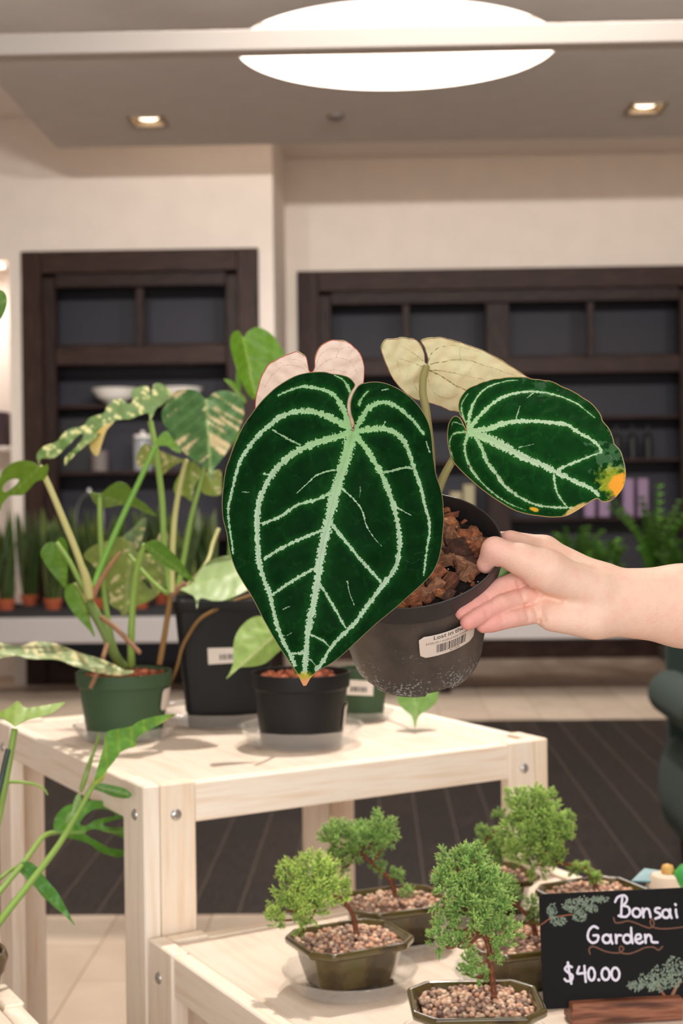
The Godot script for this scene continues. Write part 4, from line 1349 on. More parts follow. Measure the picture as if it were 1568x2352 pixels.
	leaf(s, [Vector2(958, 1520), Vector2(925, 1560), Vector2(912, 1605), Vector2(925, 1628), Vector2(945, 1645), Vector2(953, 1674), Vector2(961, 1645), Vector2(985, 1628), Vector2(1005, 1605), Vector2(1002, 1560), Vector2(985, 1530)], {"d": 2.33, "gy": -0.5, "rib": [Vector2(962, 1525), Vector2(953, 1672)], "base": lin(116, 156, 76)})
	stalk(s, [[962, 1525, 2.34], [930, 1480, 2.42], [870, 1490, 2.52], [840, 1545, 2.55], [836, 1565, 2.55]], 0.0022, 0.003, M.petiole_green)
	leaf(s, [Vector2(1150, 1300), Vector2(1140, 1320), Vector2(1146, 1326), Vector2(1165, 1312), Vector2(1172, 1298), Vector2(1160, 1290)], {"d": 2.5, "rib": [Vector2(1141, 1322), Vector2(1170, 1296)], "base": lin(84, 122, 52)})
	stalk(s, [[1143, 1322, 2.5], [1040, 1420, 2.52], [900, 1480, 2.54], [838, 1550, 2.55]], 0.0018, 0.0024, M.petiole_green)

func climber() -> void:
	mat("glazed_brown", rgb(92, 74, 46), 0.2, {"clearcoat_enabled": true, "clearcoat": 0.6})
	mat("stake_green", rgb(58, 74, 68), 0.5)
	var base := on_y(-86, 2300, LOW_Y)
	var o := thing("split_leaf_climber", "trailing split-leaf climber in a glazed pot at the picture's lower corner", "plant", base + Vector3(0, 0.001, 0))
	part("pot", lathe(crisp([Vector2(0, 0), Vector2(0.036, 0), Vector2(0.04, 0.004), Vector2(0.046, 0.028), Vector2(0.05, 0.034), Vector2(0.0535, 0.048), Vector2(0.05, 0.058), Vector2(0.046, 0.056), Vector2(0.046, 0.05), Vector2(0, 0.05)], 0.001), 48), M.glazed_brown, o)
	part("potting_mix", lathe([Vector2(0, 0.044), Vector2(0.0455, 0.044), Vector2(0.0455, 0.051), Vector2(0, 0.054)], 24), M.soil, o)
	var K := [0.0, 1560.0, 2.97]
	var from := func(p: Array) -> Array: return crop(p, K[0], K[1], K[2])
	var one := func(x: float, yy: float) -> Vector2: return Vector2(x / K[2], K[1] + yy / K[2])
	var w := func(pts: Array, r0: float, r1: float, m: Material, called := "petiole") -> void:
		var out := []
		for p in pts:
			out.append([p[0] / K[2], K[1] + p[1] / K[2], p[2]])
		stalk(o, out, r0, r1, m, called)
	var root := [-256.0, 2060.0, 1.66]
	w.call([root, [-150, 1860, 1.66], [0, 1650, 1.68], [200, 1395, 1.72], [400, 1130, 1.76], [500, 960, 1.78], [600, 785, 1.8], [650, 700, 1.8]], 0.0052, 0.0032, M.petiole_green)
	w.call([root, [-160, 1650, 1.67], [0, 1445, 1.72], [150, 1265, 1.8], [270, 1100, 1.9], [330, 1055, 1.95], [375, 1048, 1.97]], 0.0045, 0.0034, M.petiole_green)
	w.call([root, [-130, 1500, 1.66], [-40, 1080, 1.68], [20, 790, 1.7], [70, 520, 1.71], [100, 340, 1.72]], 0.005, 0.004, M.petiole_green)
	w.call([root, [-200, 1600, 1.7], [-60, 1400, 1.74], [0, 1360, 1.76], [60, 1310, 1.78], [112, 1282, 1.8]], 0.0034, 0.0022, M.petiole_green)
	w.call([[-60, 720, 1.7], [0, 708, 1.7], [100, 700, 1.71], [230, 715, 1.72], [300, 750, 1.725], [325, 790, 1.73]], 0.0032, 0.0008, M.petiole_green, "tendril")
	w.call([[-280, 2040, 1.66], [-100, 1150, 1.67], [6, 700, 1.68], [30, 590, 1.68], [57, 478, 1.68]], 0.0036, 0.0034, M.stake_green, "stake")
	var g := lin(104, 158, 62)
	leaf(o, from.call([[100, 320], [70, 300], [20, 270], [-30, 262], [-90, 290], [-60, 235], [-10, 225], [30, 210], [80, 180], [115, 150], [140, 165], [170, 195], [230, 190], [330, 175], [440, 158], [420, 185], [350, 235], [260, 260], [180, 280], [130, 310]]), {"d": 1.72, "gy": -1.0, "rib": [one.call(100, 315), one.call(115, 155)], "base": lin(142, 172, 76), "step": 5.0}, "leaf", "pale star-shaped split leaf")
	leaf(o, from.call([[640, 720], [655, 640], [690, 520], [710, 440], [722, 362], [800, 340], [900, 320], [940, 290], [1050, 255], [1190, 238], [1150, 270], [1050, 330], [960, 380], [930, 410], [925, 460], [880, 470], [820, 500], [780, 560], [730, 620], [700, 690]]), {"d": 1.8, "gx": 0.5, "rib": [one.call(650, 715), one.call(1180, 240)], "base": g, "light": lin(196, 204, 84), "step": 4.0, "sharp": 2, "fold": 0.03})
	leaf(o, from.call([[540, 750], [572, 640], [612, 530], [650, 435], [672, 362], [684, 400], [655, 480], [625, 580], [595, 690], [560, 770]]), {"d": 1.79, "rib": [one.call(548, 755), one.call(672, 365)], "base": lin(120, 146, 66), "step": 4.0, "sharp": 2})
	leaf(o, from.call([[620, 720], [680, 708], [760, 722], [850, 745], [900, 790], [860, 812], [780, 802], [700, 772], [640, 748]]), {"d": 1.87, "gx": 0.1, "rib": [one.call(625, 725), one.call(890, 790)], "base": lin(86, 136, 58), "step": 4.0})
	leaf(o, from.call([[490, 900], [500, 840], [530, 780], [552, 790], [550, 840], [520, 900], [490, 970], [455, 1000], [448, 950], [465, 915]]), {"d": 1.78, "rib": [one.call(540, 785), one.call(460, 985)], "base": lin(124, 162, 92), "step": 4.0})
	leaf(o, from.call([[370, 1050], [365, 980], [390, 920], [440, 870], [500, 850], [560, 835], [640, 825], [740, 840], [820, 880], [900, 960], [930, 1050], [900, 1150], [830, 1212], [740, 1200], [670, 1170], [620, 1130], [540, 1100], [450, 1080], [400, 1060]]), {"d": 1.99, "gx": 0.3, "rib": [one.call(375, 1048), one.call(925, 1040)], "base": lin(82, 138, 44), "step": 4.0, "holes": [from.call([[545, 985], [590, 920], [660, 885], [745, 895], [785, 930], [720, 945], [640, 965], [585, 1000]]), from.call([[700, 992], [760, 966], [850, 952], [860, 1000], [770, 1014]]), from.call([[580, 1045], [640, 1022], [720, 1042], [840, 1085], [850, 1160], [745, 1148], [665, 1108], [605, 1072]])]}, "leaf", "leaf with three large slots, behind the table leg")
	leaf(o, from.call([[108, 1282], [150, 1250], [200, 1245], [260, 1290], [320, 1370], [390, 1450], [440, 1540], [480, 1620], [512, 1682], [450, 1620], [380, 1560], [300, 1490], [250, 1430], [190, 1370], [140, 1320]]), {"d": 1.8, "gy": 0.2, "rib": [one.call(110, 1282), one.call(510, 1680)], "base": lin(84, 148, 60), "light": lin(120, 172, 84), "step": 4.0, "fold": 0.04})
	# a leaf of the same climber reaching into the picture higher up
	leaf(o, [Vector2(-60, 690), Vector2(-30, 668), Vector2(0, 666), Vector2(12, 674), Vector2(16, 690), Vector2(12, 712), Vector2(0, 735), Vector2(-30, 770), Vector2(-60, 760)], {"d": 1.75, "rib": [Vector2(-58, 720), Vector2(14, 690)], "base": lin(96, 140, 62)})
	stalk(o, [[-56, 722, 1.75], [-80, 1100, 1.72], [-84, 1700, 1.68], [-86, 2250, 1.66]], 0.003, 0.0045, M.petiole_green)

func octagon(hx: float, hz: float, cut: float, y: float) -> Array:
	var c := [Vector2(hx - cut, hz), Vector2(-hx + cut, hz), Vector2(-hx, hz - cut), Vector2(-hx, -hz + cut), Vector2(-hx + cut, -hz), Vector2(hx - cut, -hz), Vector2(hx, -hz + cut), Vector2(hx, hz - cut)]
	var out := []
	for k in 8:
		var a: Vector2 = c[(k + 7) % 8]
		var b: Vector2 = c[k]
		var d: Vector2 = c[(k + 1) % 8]
		var e := minf(0.0035, cut * 0.3)
		out.append(b + (a - b).limit_length(e))
		out.append(b + (a - b).limit_length(e * 0.3) * 0.55 + (d - b).limit_length(e * 0.3) * 0.55)
		out.append(b + (d - b).limit_length(e))
	var ring := []
	for p in out:
		ring.append(Vector3(p.x, y, p.y))
	return ring

func octagon_pot() -> ArrayMesh:
	var s := Shape.new()
	# [half width, half depth, cut, height]
	var levels := [[0.044, 0.034, 0.014, 0.008], [0.0475, 0.037, 0.015, 0.006], [0.0485, 0.038, 0.015, 0.008], [0.0545, 0.0435, 0.017, 0.028], [0.0585, 0.047, 0.0185, 0.0455], [0.0595, 0.048, 0.019, 0.0475], [0.0675, 0.0555, 0.0215, 0.0485], [0.0695, 0.0575, 0.022, 0.0505], [0.07, 0.058, 0.022, 0.0555], [0.069, 0.057, 0.022, 0.0578], [0.066, 0.054, 0.021, 0.058], [0.064, 0.052, 0.0205, 0.057], [0.0575, 0.046, 0.0182, 0.0465], [0.0555, 0.044, 0.0175, 0.042]]
	var rows := []
	for l in levels:
		var row := []
		for p in octagon(l[0], l[1], l[2], l[3]):
			row.append(s.add(p))
		rows.append(row)
	var n: int = rows[0].size()
	for k in rows.size() - 1:
		for j in n:
			s.quad(rows[k][j], rows[k][(j + 1) % n], rows[k + 1][(j + 1) % n], rows[k + 1][j])
	var lo := s.add(Vector3(0, 0.008, 0))
	var hi := s.add(Vector3(0, 0.042, 0))
	for j in n:
		s.tri(lo, rows[0][(j + 1) % n], rows[0][j])
		s.tri(hi, rows[-1][j], rows[-1][(j + 1) % n])
	return s.mesh()

func sprig_mesh(seed_: int) -> ArrayMesh:
	# one bushy spray of juniper, one unit long: a twig with side twigs, all set with short pointed needles
	var s := Shape.new()
	var r := RandomNumberGenerator.new()
	r.seed = seed_
	var needle := func(base: Vector3, dir: Vector3, long: float, c0: Color, c1: Color) -> void:
		var side := dir.cross(Vector3(0.3, 0.9, 0.2)).normalized()
		var other := dir.cross(side)
		var w := long * 0.24
		s.tint = c0
		var a := s.add(base + side * w)
		var b := s.add(base - side * w * 0.5 + other * w * 0.86)
		var c := s.add(base - side * w * 0.5 - other * w * 0.86)
		s.tint = c1
		var t := s.add(base + dir * long)
		s.tri(a, b, t)
		s.tri(b, c, t)
		s.tri(c, a, t)
		s.tri(a, c, b)
	var twig := func(base: Vector3, dir: Vector3, long: float, tip: float) -> void:
		var steps := maxi(3, roundi(long / 0.11))
		for k in steps:
			var t := float(k) / steps
			var p := base + dir * long * t
			for e in 3:
				var a := TAU * e / 3.0 + k * 1.1 + r.randf() * 0.4
				var side := dir.cross(Vector3(0.2, 0.3, 0.9)).normalized()
				var out := side * cos(a) + dir.cross(side) * sin(a)
				var g := lin(88, 132, 66).lerp(lin(192, 220, 128), clampf(tip * t + r.randf() * 0.25, 0.0, 1.0))
				needle.call(p, (dir * 0.85 + out * 0.75).normalized(), 0.17 * (1.0 - 0.35 * t), g * 0.85, g * 1.15)
		needle.call(base + dir * long * 0.95, dir, 0.16, lin(176, 212, 110), lin(208, 232, 150))
	twig.call(Vector3.ZERO, Vector3.UP, 1.0, 0.8)
	for k in 7:
		var a := k * 2.4 + r.randf()
		var t := 0.12 + 0.72 * k / 7.0
		var dir := (Vector3(cos(a), 0, sin(a)) * 0.8 + Vector3.UP * 0.75).normalized()
		twig.call(Vector3.UP * t, dir, 0.5 * (1.15 - t), 1.0)
	return s.mesh(false)

func bonsai_garden() -> void:
	mat("glaze_olive", rgb(90, 76, 44), 0.16, {"clearcoat_enabled": true, "clearcoat": 0.8, "clearcoat_roughness": 0.06})
	triplanar(M.glaze_olive, grain(61, 0.02, [[0.2, Color(0.62, 0.6, 0.5)], [0.55, Color(1, 0.98, 0.9)], [0.9, Color(0.9, 1.0, 0.8)]], 128), Vector3(7, 7, 7))
	var stones := [rgb(232, 194, 166), rgb(212, 170, 146), rgb(182, 154, 138), rgb(242, 212, 184), rgb(226, 176, 146), rgb(160, 130, 116)]
	for k in stones.size():
		mat("pebble_%d" % k, stones[k], 0.75)
	mat("bark_red", rgb(150, 92, 62), 0.85)
	triplanar(M.bark_red, grain(62, 0.05, [[0.2, Color(0.6, 0.55, 0.5)], [0.8, Color(1, 1, 1)]], 128), Vector3(60, 20, 60))
	mat("needle_green", Color.WHITE, 0.55, {"vertex_color_use_as_albedo": true, "backlight_enabled": true, "backlight": Color(0.35, 0.42, 0.2)})
	var pot := octagon_pot()
	var foot := box(Vector3(0.02, 0.008, 0.014), 0.002)
	var sprigs := [sprig_mesh(3), sprig_mesh(14), sprig_mesh(25)]
	var kinds := []
	for k in 6:
		kinds.append(lump(k + 20, 0.72, 0.5))
	# rim centre px, turn, label, trunk px path with depth offsets, foliage blobs [px, py, radius px, depth offset], tint
	var trees := [
		{"at": [802, 2148], "turn": 0.46, "label": "bonsai juniper with a yellow-green fan leaning away from its pot, at the table's free side", "saucer": "clear saucer under the bonsai with the yellow-green fan",
			"trunk": [[820, 2128, 0.0], [812, 2108, 0.0], [798, 2082, -0.01], [775, 2062, -0.01], [735, 2050, -0.01]], "tint": Color(1.42, 1.32, 0.98),
			"blobs": [[722, 2008, 46, -0.01], [690, 2040, 44, 0.0], [758, 2030, 42, 0.0], [718, 1972, 22, 0.0], [668, 1996, 26, 0.01], [655, 2082, 32, -0.01], [632, 2105, 22, -0.015], [780, 2045, 26, 0.0], [705, 2078, 36, -0.02], [693, 2118, 20, -0.03]]},
		{"at": [906, 2062], "turn": 0.4, "label": "bonsai juniper with a flat-topped crown on a trunk leaning over its pot, second row", "saucer": "clear saucer under the bonsai with the flat-topped crown",
			"trunk": [[910, 2050, 0.0], [900, 2028, 0.0], [875, 2000, 0.0], [845, 1975, 0.0], [812, 1950, 0.0]], "tint": Color(0.9, 1.0, 0.9),
			"blobs": [[800, 1925, 36, 0.0], [772, 1915, 30, 0.01], [842, 1925, 34, 0.0], [872, 1900, 34, 0.0], [885, 1930, 24, -0.01], [750, 1912, 16, 0.0], [798, 1962, 24, -0.01], [768, 1956, 16, 0.0], [868, 1985, 15, 0.0], [911, 2005, 15, 0.0], [932, 2045, 17, 0.0], [785, 1985, 12, 0.0]]},
		{"at": [1092, 2292], "turn": 0.03, "label": "bonsai juniper nearest the camera with a tall round crown, in the front pot", "saucer": "clear saucer under the front bonsai",
			"trunk": [[1136, 2270, 0.0], [1128, 2225, 0.0], [1120, 2170, 0.0], [1098, 2120, 0.0], [1080, 2060, 0.0]], "tint": Color(1.02, 1.14, 1.04),
			"blobs": [[1078, 2010, 52, 0.0], [1050, 1980, 38, 0.01], [1112, 2045, 52, -0.01], [1040, 2040, 46, 0.0], [1090, 1965, 28, 0.0], [1080, 2082, 42, -0.02], [1135, 2085, 34, 0.0], [1020, 2018, 26, 0.0], [1025, 2120, 30, 0.0], [1010, 2155, 26, 0.0], [1050, 2165, 26, 0.0], [1140, 2140, 34, -0.01], [1168, 2130, 26, 0.0], [1075, 2200, 20, 0.0], [1100, 2235, 17, 0.0], [1070, 2228, 14, 0.0], [1138, 2175, 20, 0.0]]},
		{"at": [1196, 2150], "turn": 0.35, "label": "bonsai juniper half hidden between the front one and the chalkboard", "saucer": "clear saucer under the bonsai beside the chalkboard",
			"trunk": [[1233, 2140, 0.0], [1222, 2118, 0.0], [1200, 2092, 0.0], [1176, 2070, 0.0]], "tint": Color(0.76, 0.88, 0.8),
			"blobs": [[1226, 2098, 15, 0.0], [1222, 2070, 13, 0.0], [1165, 2052, 28, 0.01], [1145, 2030, 30, 0.02]]},
		{"at": [1112, 2004], "turn": 0.3, "label": "bonsai juniper at the back with a bare side twig, behind the front crown", "saucer": "clear saucer under the rearmost bonsai",
			"trunk": [[1120, 1995, 0.0], [1100, 1965, 0.0], [1118, 1930, 0.0], [1150, 1900, 0.0], [1172, 1878, 0.0]], "tint": Color(0.9, 1.0, 0.86),
			"blobs": [[1112, 1905, 15, 0.0], [1108, 1935, 16, 0.0], [1136, 1938, 26, 0.0], [1148, 1868, 15, 0.0], [1165, 1955, 28, 0.01], [1190, 1850, 22, 0.01]]},
		{"at": [1362, 2042], "turn": 0.45, "label": "bonsai juniper with a broad crown swept far from its pot, behind the chalkboard", "saucer": "clear saucer under the bonsai behind the chalkboard",
			"trunk": [[1376, 2030, 0.0], [1355, 2008, 0.0], [1330, 1990, 0.0], [1300, 1985, 0.0], [1262, 1975, 0.0], [1232, 1940, 0.0]], "tint": Color(1.18, 1.2, 0.95),
			"blobs": [[1220, 1870, 46, 0.0], [1262, 1882, 38, 0.0], [1190, 1905, 40, 0.0], [1245, 1830, 30, 0.0], [1185, 1825, 24, 0.0], [1280, 1915, 28, 0.0], [1240, 1930, 44, -0.01], [1200, 1945, 36, -0.02], [1300, 1870, 15, 0.0], [1232, 1978, 26, -0.02], [1275, 1965, 26, 0.0], [1292, 1900, 22, 0.0], [1318, 1988, 11, 0.0], [1345, 1990, 10, 0.0], [1368, 2012, 10, 0.0], [1230, 1812, 14, 0.0]]},
	]
	for k in trees.size():
		var t: Dictionary = trees[k]
		var rim := on_y(t.at[0], t.at[1], LOW_Y + 0.0605)
		var foot_at := Vector3(rim.x, LOW_Y + 0.002, rim.z)
		saucer(t.saucer, Vector3(rim.x, LOW_Y + 0.0003, rim.z), 0.082, 0.019)
		var o := thing("bonsai", t.label, "bonsai", foot_at, "juniper bonsai on the low table")
		var turn := Basis(Vector3.UP, t.turn + YAW)
		part("pot", pot, M.glaze_olive, o, Vector3.ZERO, turn)
		for sx in [-1.0, 1.0]:
			for sz in [-1.0, 1.0]:
				part("foot", foot, M.glaze_olive, o, turn * Vector3(sx * 0.034, 0.004, sz * 0.026), turn)
		# gravel: a bed with each pebble laid on it
		var bed := Shape.new()
		var ring := octagon(0.0572, 0.0457, 0.018, 0.0495)
		var low := octagon(0.056, 0.0445, 0.0177, 0.0435)
		bed.flat(ring)
		var n := ring.size()
		low.reverse()
		bed.flat(low)
		low.reverse()
		for j in n:
			bed.flat([low[j], low[(j + 1) % n], ring[(j + 1) % n], ring[j]])
		var gravel := part("gravel", bed.mesh(), M.pebble_5, o, Vector3.ZERO, turn)
		var count: int = [170, 150, 230, 110, 110, 120][k]
		var made := 0
		var tries := 0
		var spots := []
		while made < count and tries < 6000:
			tries += 1
			var p := Vector2(rng.randf_range(-0.057, 0.057), rng.randf_range(-0.0455, 0.0455))
			if absf(p.x) / 0.062 + absf(p.y) / 0.05 > 1.62:
				continue
			var size := rng.randf_range(0.0062, 0.0102) * (0.92 if k == 2 else 1.0)
			var free := true
			for q in spots:
				if (q as Vector2).distance_to(p) < size * (0.62 if made < count * 0.75 else 0.35):
					free = false
					break
			if not free:
				continue
			spots.append(p)
			made += 1
			var heap := 0.0505 + 0.007 * (1.0 - pow(p.length() / 0.06, 2.0)) + rng.randf() * 0.0015
			part("pebble", kinds[rng.randi() % 6], M["pebble_%d" % (rng.randi() % 6)], gravel, Vector3(p.x, heap, p.y), Basis.from_euler(Vector3(rng.randf_range(-0.5, 0.5), rng.randf() * TAU, rng.randf_range(-0.5, 0.5))).scaled_local(Vector3.ONE * size))
		# wood
		var d0 := -(cam_at.affine_inverse() * rim).z
		var path := []
		for p in t.trunk:
			path.append(at(p[0], p[1], d0 + p[2]) - foot_at)
		path[0] = Vector3(path[0].x, 0.05, path[0].z)
		var smooth := spline(path, 5)
		part("trunk", tube(smooth, [0.0034, 0.003, 0.0025, 0.0018], 8, Vector3.ZERO, 1), M.bark_red, o)
		var wood := Shape.new()
		var spray := []
		for b in t.blobs:
			var mid := at(b[0], b[1] + 9.0, d0 + b[3]) - foot_at
			var r: float = b[2] / F * d0
			var near := 0
			for j in range(1, smooth.size()):
				if (smooth[j] as Vector3).distance_to(mid) < (smooth[near] as Vector3).distance_to(mid):
					near = j
			var root: Vector3 = smooth[near]
			var bend := (root + mid) / 2.0 + Vector3(rng.randf_range(-0.2, 0.2), -0.25, rng.randf_range(-0.2, 0.2)) * root.distance_to(mid)
			tube_into(wood, spline([root, bend, mid], 4), [0.0022, 0.0012], 6)
			var many := ceili(16.0 + r * r * 62000.0)
			for j in many:
				var dir := Vector3(rng.randfn(), rng.randfn() * 0.9 + 0.25, rng.randfn()).normalized()
				var p := mid + dir * r * pow(rng.randf(), 0.45) * 0.85
				var up := (dir * 0.8 + Vector3(0, 0.55, 0) + Vector3(rng.randfn(), rng.randfn(), rng.randfn()) * 0.25).normalized()
				var side := up.cross(Vector3(0.3, 0.2, 0.9)).normalized()
				var long := minf(rng.randf_range(0.012, 0.022), maxf(0.01, r * 0.95))
				var basis_ := Basis(side, up, side.cross(up)).rotated(up, rng.randf() * TAU).scaled_local(Vector3.ONE * long)
				var c: Color = t.tint * rng.randf_range(0.72, 1.28)
				c = c.lerp(Color(1.3, 1.25, 0.8) * rng.randf_range(0.9, 1.2), 0.25 * rng.randf())
				c.a = 1.0
				spray.append([Transform3D(basis_, p), c])
		part("branch", wood.mesh(), M.bark_red, o)
		for e in 3:
			var mm := MultiMesh.new()
			mm.transform_format = MultiMesh.TRANSFORM_3D
			mm.use_colors = true
			mm.mesh = sprigs[e]
			var mine := []
			for j in range(e, spray.size(), 3):
				mine.append(spray[j])
			mm.instance_count = mine.size()
			for j in mine.size():
				mm.set_instance_transform(j, mine[j][0])
				mm.set_instance_color(j, mine[j][1])
			var fo := MultiMeshInstance3D.new()
			fo.name = "foliage"
			fo.multimesh = mm
			fo.material_override = M.needle_green
			o.add_child(fo, true)
			fo.set_meta("kind", "stuff")

# ---- hand-lettered chalkboard ----
func brush(img: Image, pts: Array, r: float, col: Color, seed_ := 0.0) -> void:
	var smooth := spline(pts, 14)
	for p in smooth:
		var q: Vector2 = p
		var rr := r * (1.0 + 0.18 * wobble.get_noise_2d(q.x * 0.05 + seed_, q.y * 0.05))
		for y in range(maxi(0, floori(q.y - rr - 1)), mini(img.get_height(), ceili(q.y + rr + 2))):
			for x in range(maxi(0, floori(q.x - rr - 1)), mini(img.get_width(), ceili(q.x + rr + 2))):
				var a := clampf(rr + 0.5 - Vector2(x, y).distance_to(q), 0.0, 1.0)
				if a > 0.0:
					img.set_pixel(x, y, img.get_pixel(x, y).lerp(col, a))

func price_sign() -> void:
	var img := Image.create(1000, 660, false, Image.FORMAT_RGB8)
	img.fill(rgb(24, 23, 25))
	var put := func(list: Array) -> Array:
		var out := []
		for p in list:
			out.append(Vector2(p[0] - 720.0 - 0.02 * (p[1] - 735.0), p[1] - 735.0 + 0.047 * (p[0] - 720.0)))
		return out
	var ring := func(cx: float, cy: float, rx: float, ry: float) -> Array:
		var out := []
		for k in 13:
			var a := TAU * k / 12.0 - 0.9
			out.append([cx + cos(a) * rx, cy + sin(a) * ry])
		return out
	var white := rgb(226, 224, 240)
	var sage := rgb(136, 152, 134)
	var bark := rgb(150, 92, 68)
	var brown := rgb(116, 84, 68)
	# painted juniper branches
	var tufts := func(regions: Array, col: Color, n: int) -> void:
		for g in regions:
			for k in n:
				var a := rng.randf() * TAU
				var q := sqrt(rng.randf())
				var c := Vector2(g[0] + cos(a) * g[2] * q, g[1] + sin(a) * g[3] * q)
				var e := rng.randf() * TAU
				var l := rng.randf_range(6, 13)
				brush(img, put.call([[c.x, c.y], [c.x + cos(e) * l * 0.5 + 2, c.y + sin(e) * l * 0.5 - 2], [c.x + cos(e) * l, c.y + sin(e) * l]]), rng.randf_range(2.2, 3.8), col.lerp(rgb(84, 100, 88), rng.randf() * 0.6), rng.randf() * 99.0)
	brush(img, put.call([[700, 925], [740, 900], [790, 870], [850, 858], [915, 850]]), 4.0, bark)
	tufts.call([[950, 800, 80, 48], [1010, 775, 60, 34], [900, 795, 42, 26], [960, 860, 40, 34], [1090, 762, 60, 16], [795, 830, 30, 42], [830, 888, 52, 30], [1040, 815, 36, 26]], sage, 52)
	brush(img, put.call([[1425, 1255], [1445, 1285], [1470, 1315]]), 7.0, bark)
	brush(img, put.call([[1570, 1225], [1545, 1265], [1520, 1310]]), 10.0, bark.lerp(sage, 0.3))
	tufts.call([[1300, 1262, 60, 26], [1380, 1225, 74, 44], [1460, 1190, 74, 56], [1540, 1150, 60, 56], [1430, 1262, 70, 34], [1620, 1180, 60, 70], [1530, 1230, 50, 40]], sage, 72)
	# writing
	for l in [
		[[1228, 742], [1222, 790], [1216, 862]], [[1182, 776], [1200, 748], [1238, 738], [1256, 758], [1244, 784], [1222, 796]], [[1224, 797], [1262, 806], [1270, 838], [1244, 862], [1202, 856]],
		ring.call(1312, 838, 25, 25), [[1350, 814], [1352, 838], [1354, 864]], [[1353, 842], [1366, 818], [1386, 818], [1394, 840], [1398, 864]],
		[[1458, 812], [1434, 812], [1428, 830], [1452, 842], [1458, 860], [1428, 872]], ring.call(1494, 844, 23, 24), [[1520, 818], [1520, 845], [1528, 868]], [[1556, 818], [1557, 840], [1562, 864]], [[1553, 788], [1556, 792]],
		[[1072, 928], [1044, 918], [1016, 944], [1010, 985], [1034, 1012], [1066, 1002], [1072, 972], [1044, 970]], ring.call(1124, 990, 24, 24), [[1150, 966], [1150, 992], [1158, 1016]],
		[[1180, 966], [1182, 990], [1183, 1014]], [[1183, 990], [1194, 970], [1214, 970]], ring.call(1250, 990, 24, 24), [[1276, 926], [1277, 970], [1282, 1014]],
		[[1300, 994], [1332, 986], [1330, 966], [1308, 968], [1300, 998], [1322, 1016], [1346, 1006]], [[1360, 966], [1362, 990], [1363, 1012]], [[1363, 990], [1378, 967], [1396, 976], [1402, 1006], [1436, 1010]],
		[[908, 1152], [882, 1144], [866, 1164], [886, 1184], [910, 1200], [904, 1226], [876, 1232], [862, 1220]], [[884, 1126], [892, 1185], [902, 1246]],
		[[952, 1150], [940, 1186], [962, 1188], [990, 1184]], [[984, 1146], [986, 1190], [990, 1236]], ring.call(1026, 1192, 20, 36), [[1068, 1224], [1071, 1226]], ring.call(1112, 1192, 24, 34), ring.call(1172, 1192, 24, 36)]:
		brush(img, put.call(l), 7.2, white)
	for l in [[[1170, 868], [1180, 895], [1212, 896], [1255, 886], [1300, 896], [1350, 915], [1395, 926], [1418, 905], [1408, 876], [1395, 890], [1406, 918], [1450, 930], [1510, 930], [1570, 924], [1650, 912]], [[1020, 1078], [1015, 1050], [1032, 1034], [1062, 1040], [1110, 1060], [1160, 1070], [1206, 1068], [1226, 1046], [1212, 1032], [1200, 1046], [1214, 1070], [1260, 1075], [1310, 1060], [1360, 1040], [1410, 1038], [1440, 1054], [1466, 1034]]]:
		brush(img, put.call(l), 4.6, brown)
	var face := mat("chalkboard_face", Color.WHITE, 0.6, {"metallic_specular": 0.25})
	face.albedo_texture = ImageTexture.create_from_image(img)
	face.texture_repeat = false
	mat("board_black", rgb(24, 23, 25), 0.6, {"metallic_specular": 0.3})
	var wood := mat("walnut_block", rgb(150, 96, 70), 0.5)
	triplanar(wood, grain(77, 0.02, [[0.15, Color(0.5, 0.42, 0.38)], [0.6, Color(1, 1, 1)], [1.0, Color(0.8, 0.72, 0.66)]], 128), Vector3(30, 3.0, 30))
	var stand := on_y(1311, 2353, LOW_Y)
	var turn := Basis(Vector3.UP, 0.115 + YAW)
	var left := stand + turn * Vector3(0.0, 0, 0)
	var hold := thing("sign_holder", "small walnut block with a slot holding the chalkboard", "sign holder", left + turn * Vector3(0.064, 0, 0))
	hold.basis = turn
	part("block", box(Vector3(0.024, 0.129, 0.034), 0.0015), wood, hold, Vector3(0, 0.012, -0.012), Basis(Vector3.BACK, PI / 2.0))
	var lean := turn * Basis(Vector3.RIGHT, -0.12)
	var o := thing("chalkboard_sign", "small black chalkboard lettered Bonsai Garden with a price", "sign", left + turn * Vector3(-0.029, 0.0155, -0.008))
	o.basis = lean
	var w := 0.189
	var h := 0.1255
	var r := 0.005
	var out := []
	for c in 4:
		for e in 5:
			var a := PI / 2.0 * c + PI / 2.0 * e / 4.0
			out.append(Vector2([w - r, r, r, w - r][c] + cos(a) * r, [h - r, h - r, r, r][c] + sin(a) * r))
	var s := Shape.new()
	var b := Shape.new()
	for p in out:
		s.add(Vector3(p.x, p.y, 0.0015), Vector2(p.x / w, 1.0 - p.y / h))
	for k in range(1, out.size() - 1):
		s.tri(0, k + 1, k)
	part("lettered_face", s.mesh(false), face, o)
	var back := []
	var front := []
	for p in out:
		back.append(Vector3(p.x, p.y, -0.0015))
		front.append(Vector3(p.x, p.y, 0.00145))
	b.flat(front)
	back.reverse()
	b.flat(back)
	back.reverse()
	for k in out.size():
		var j := (k + 1) % out.size()
		b.flat([back[k], back[j], front[j], front[k]])
	part("panel", b.mesh(), M.board_black, o)

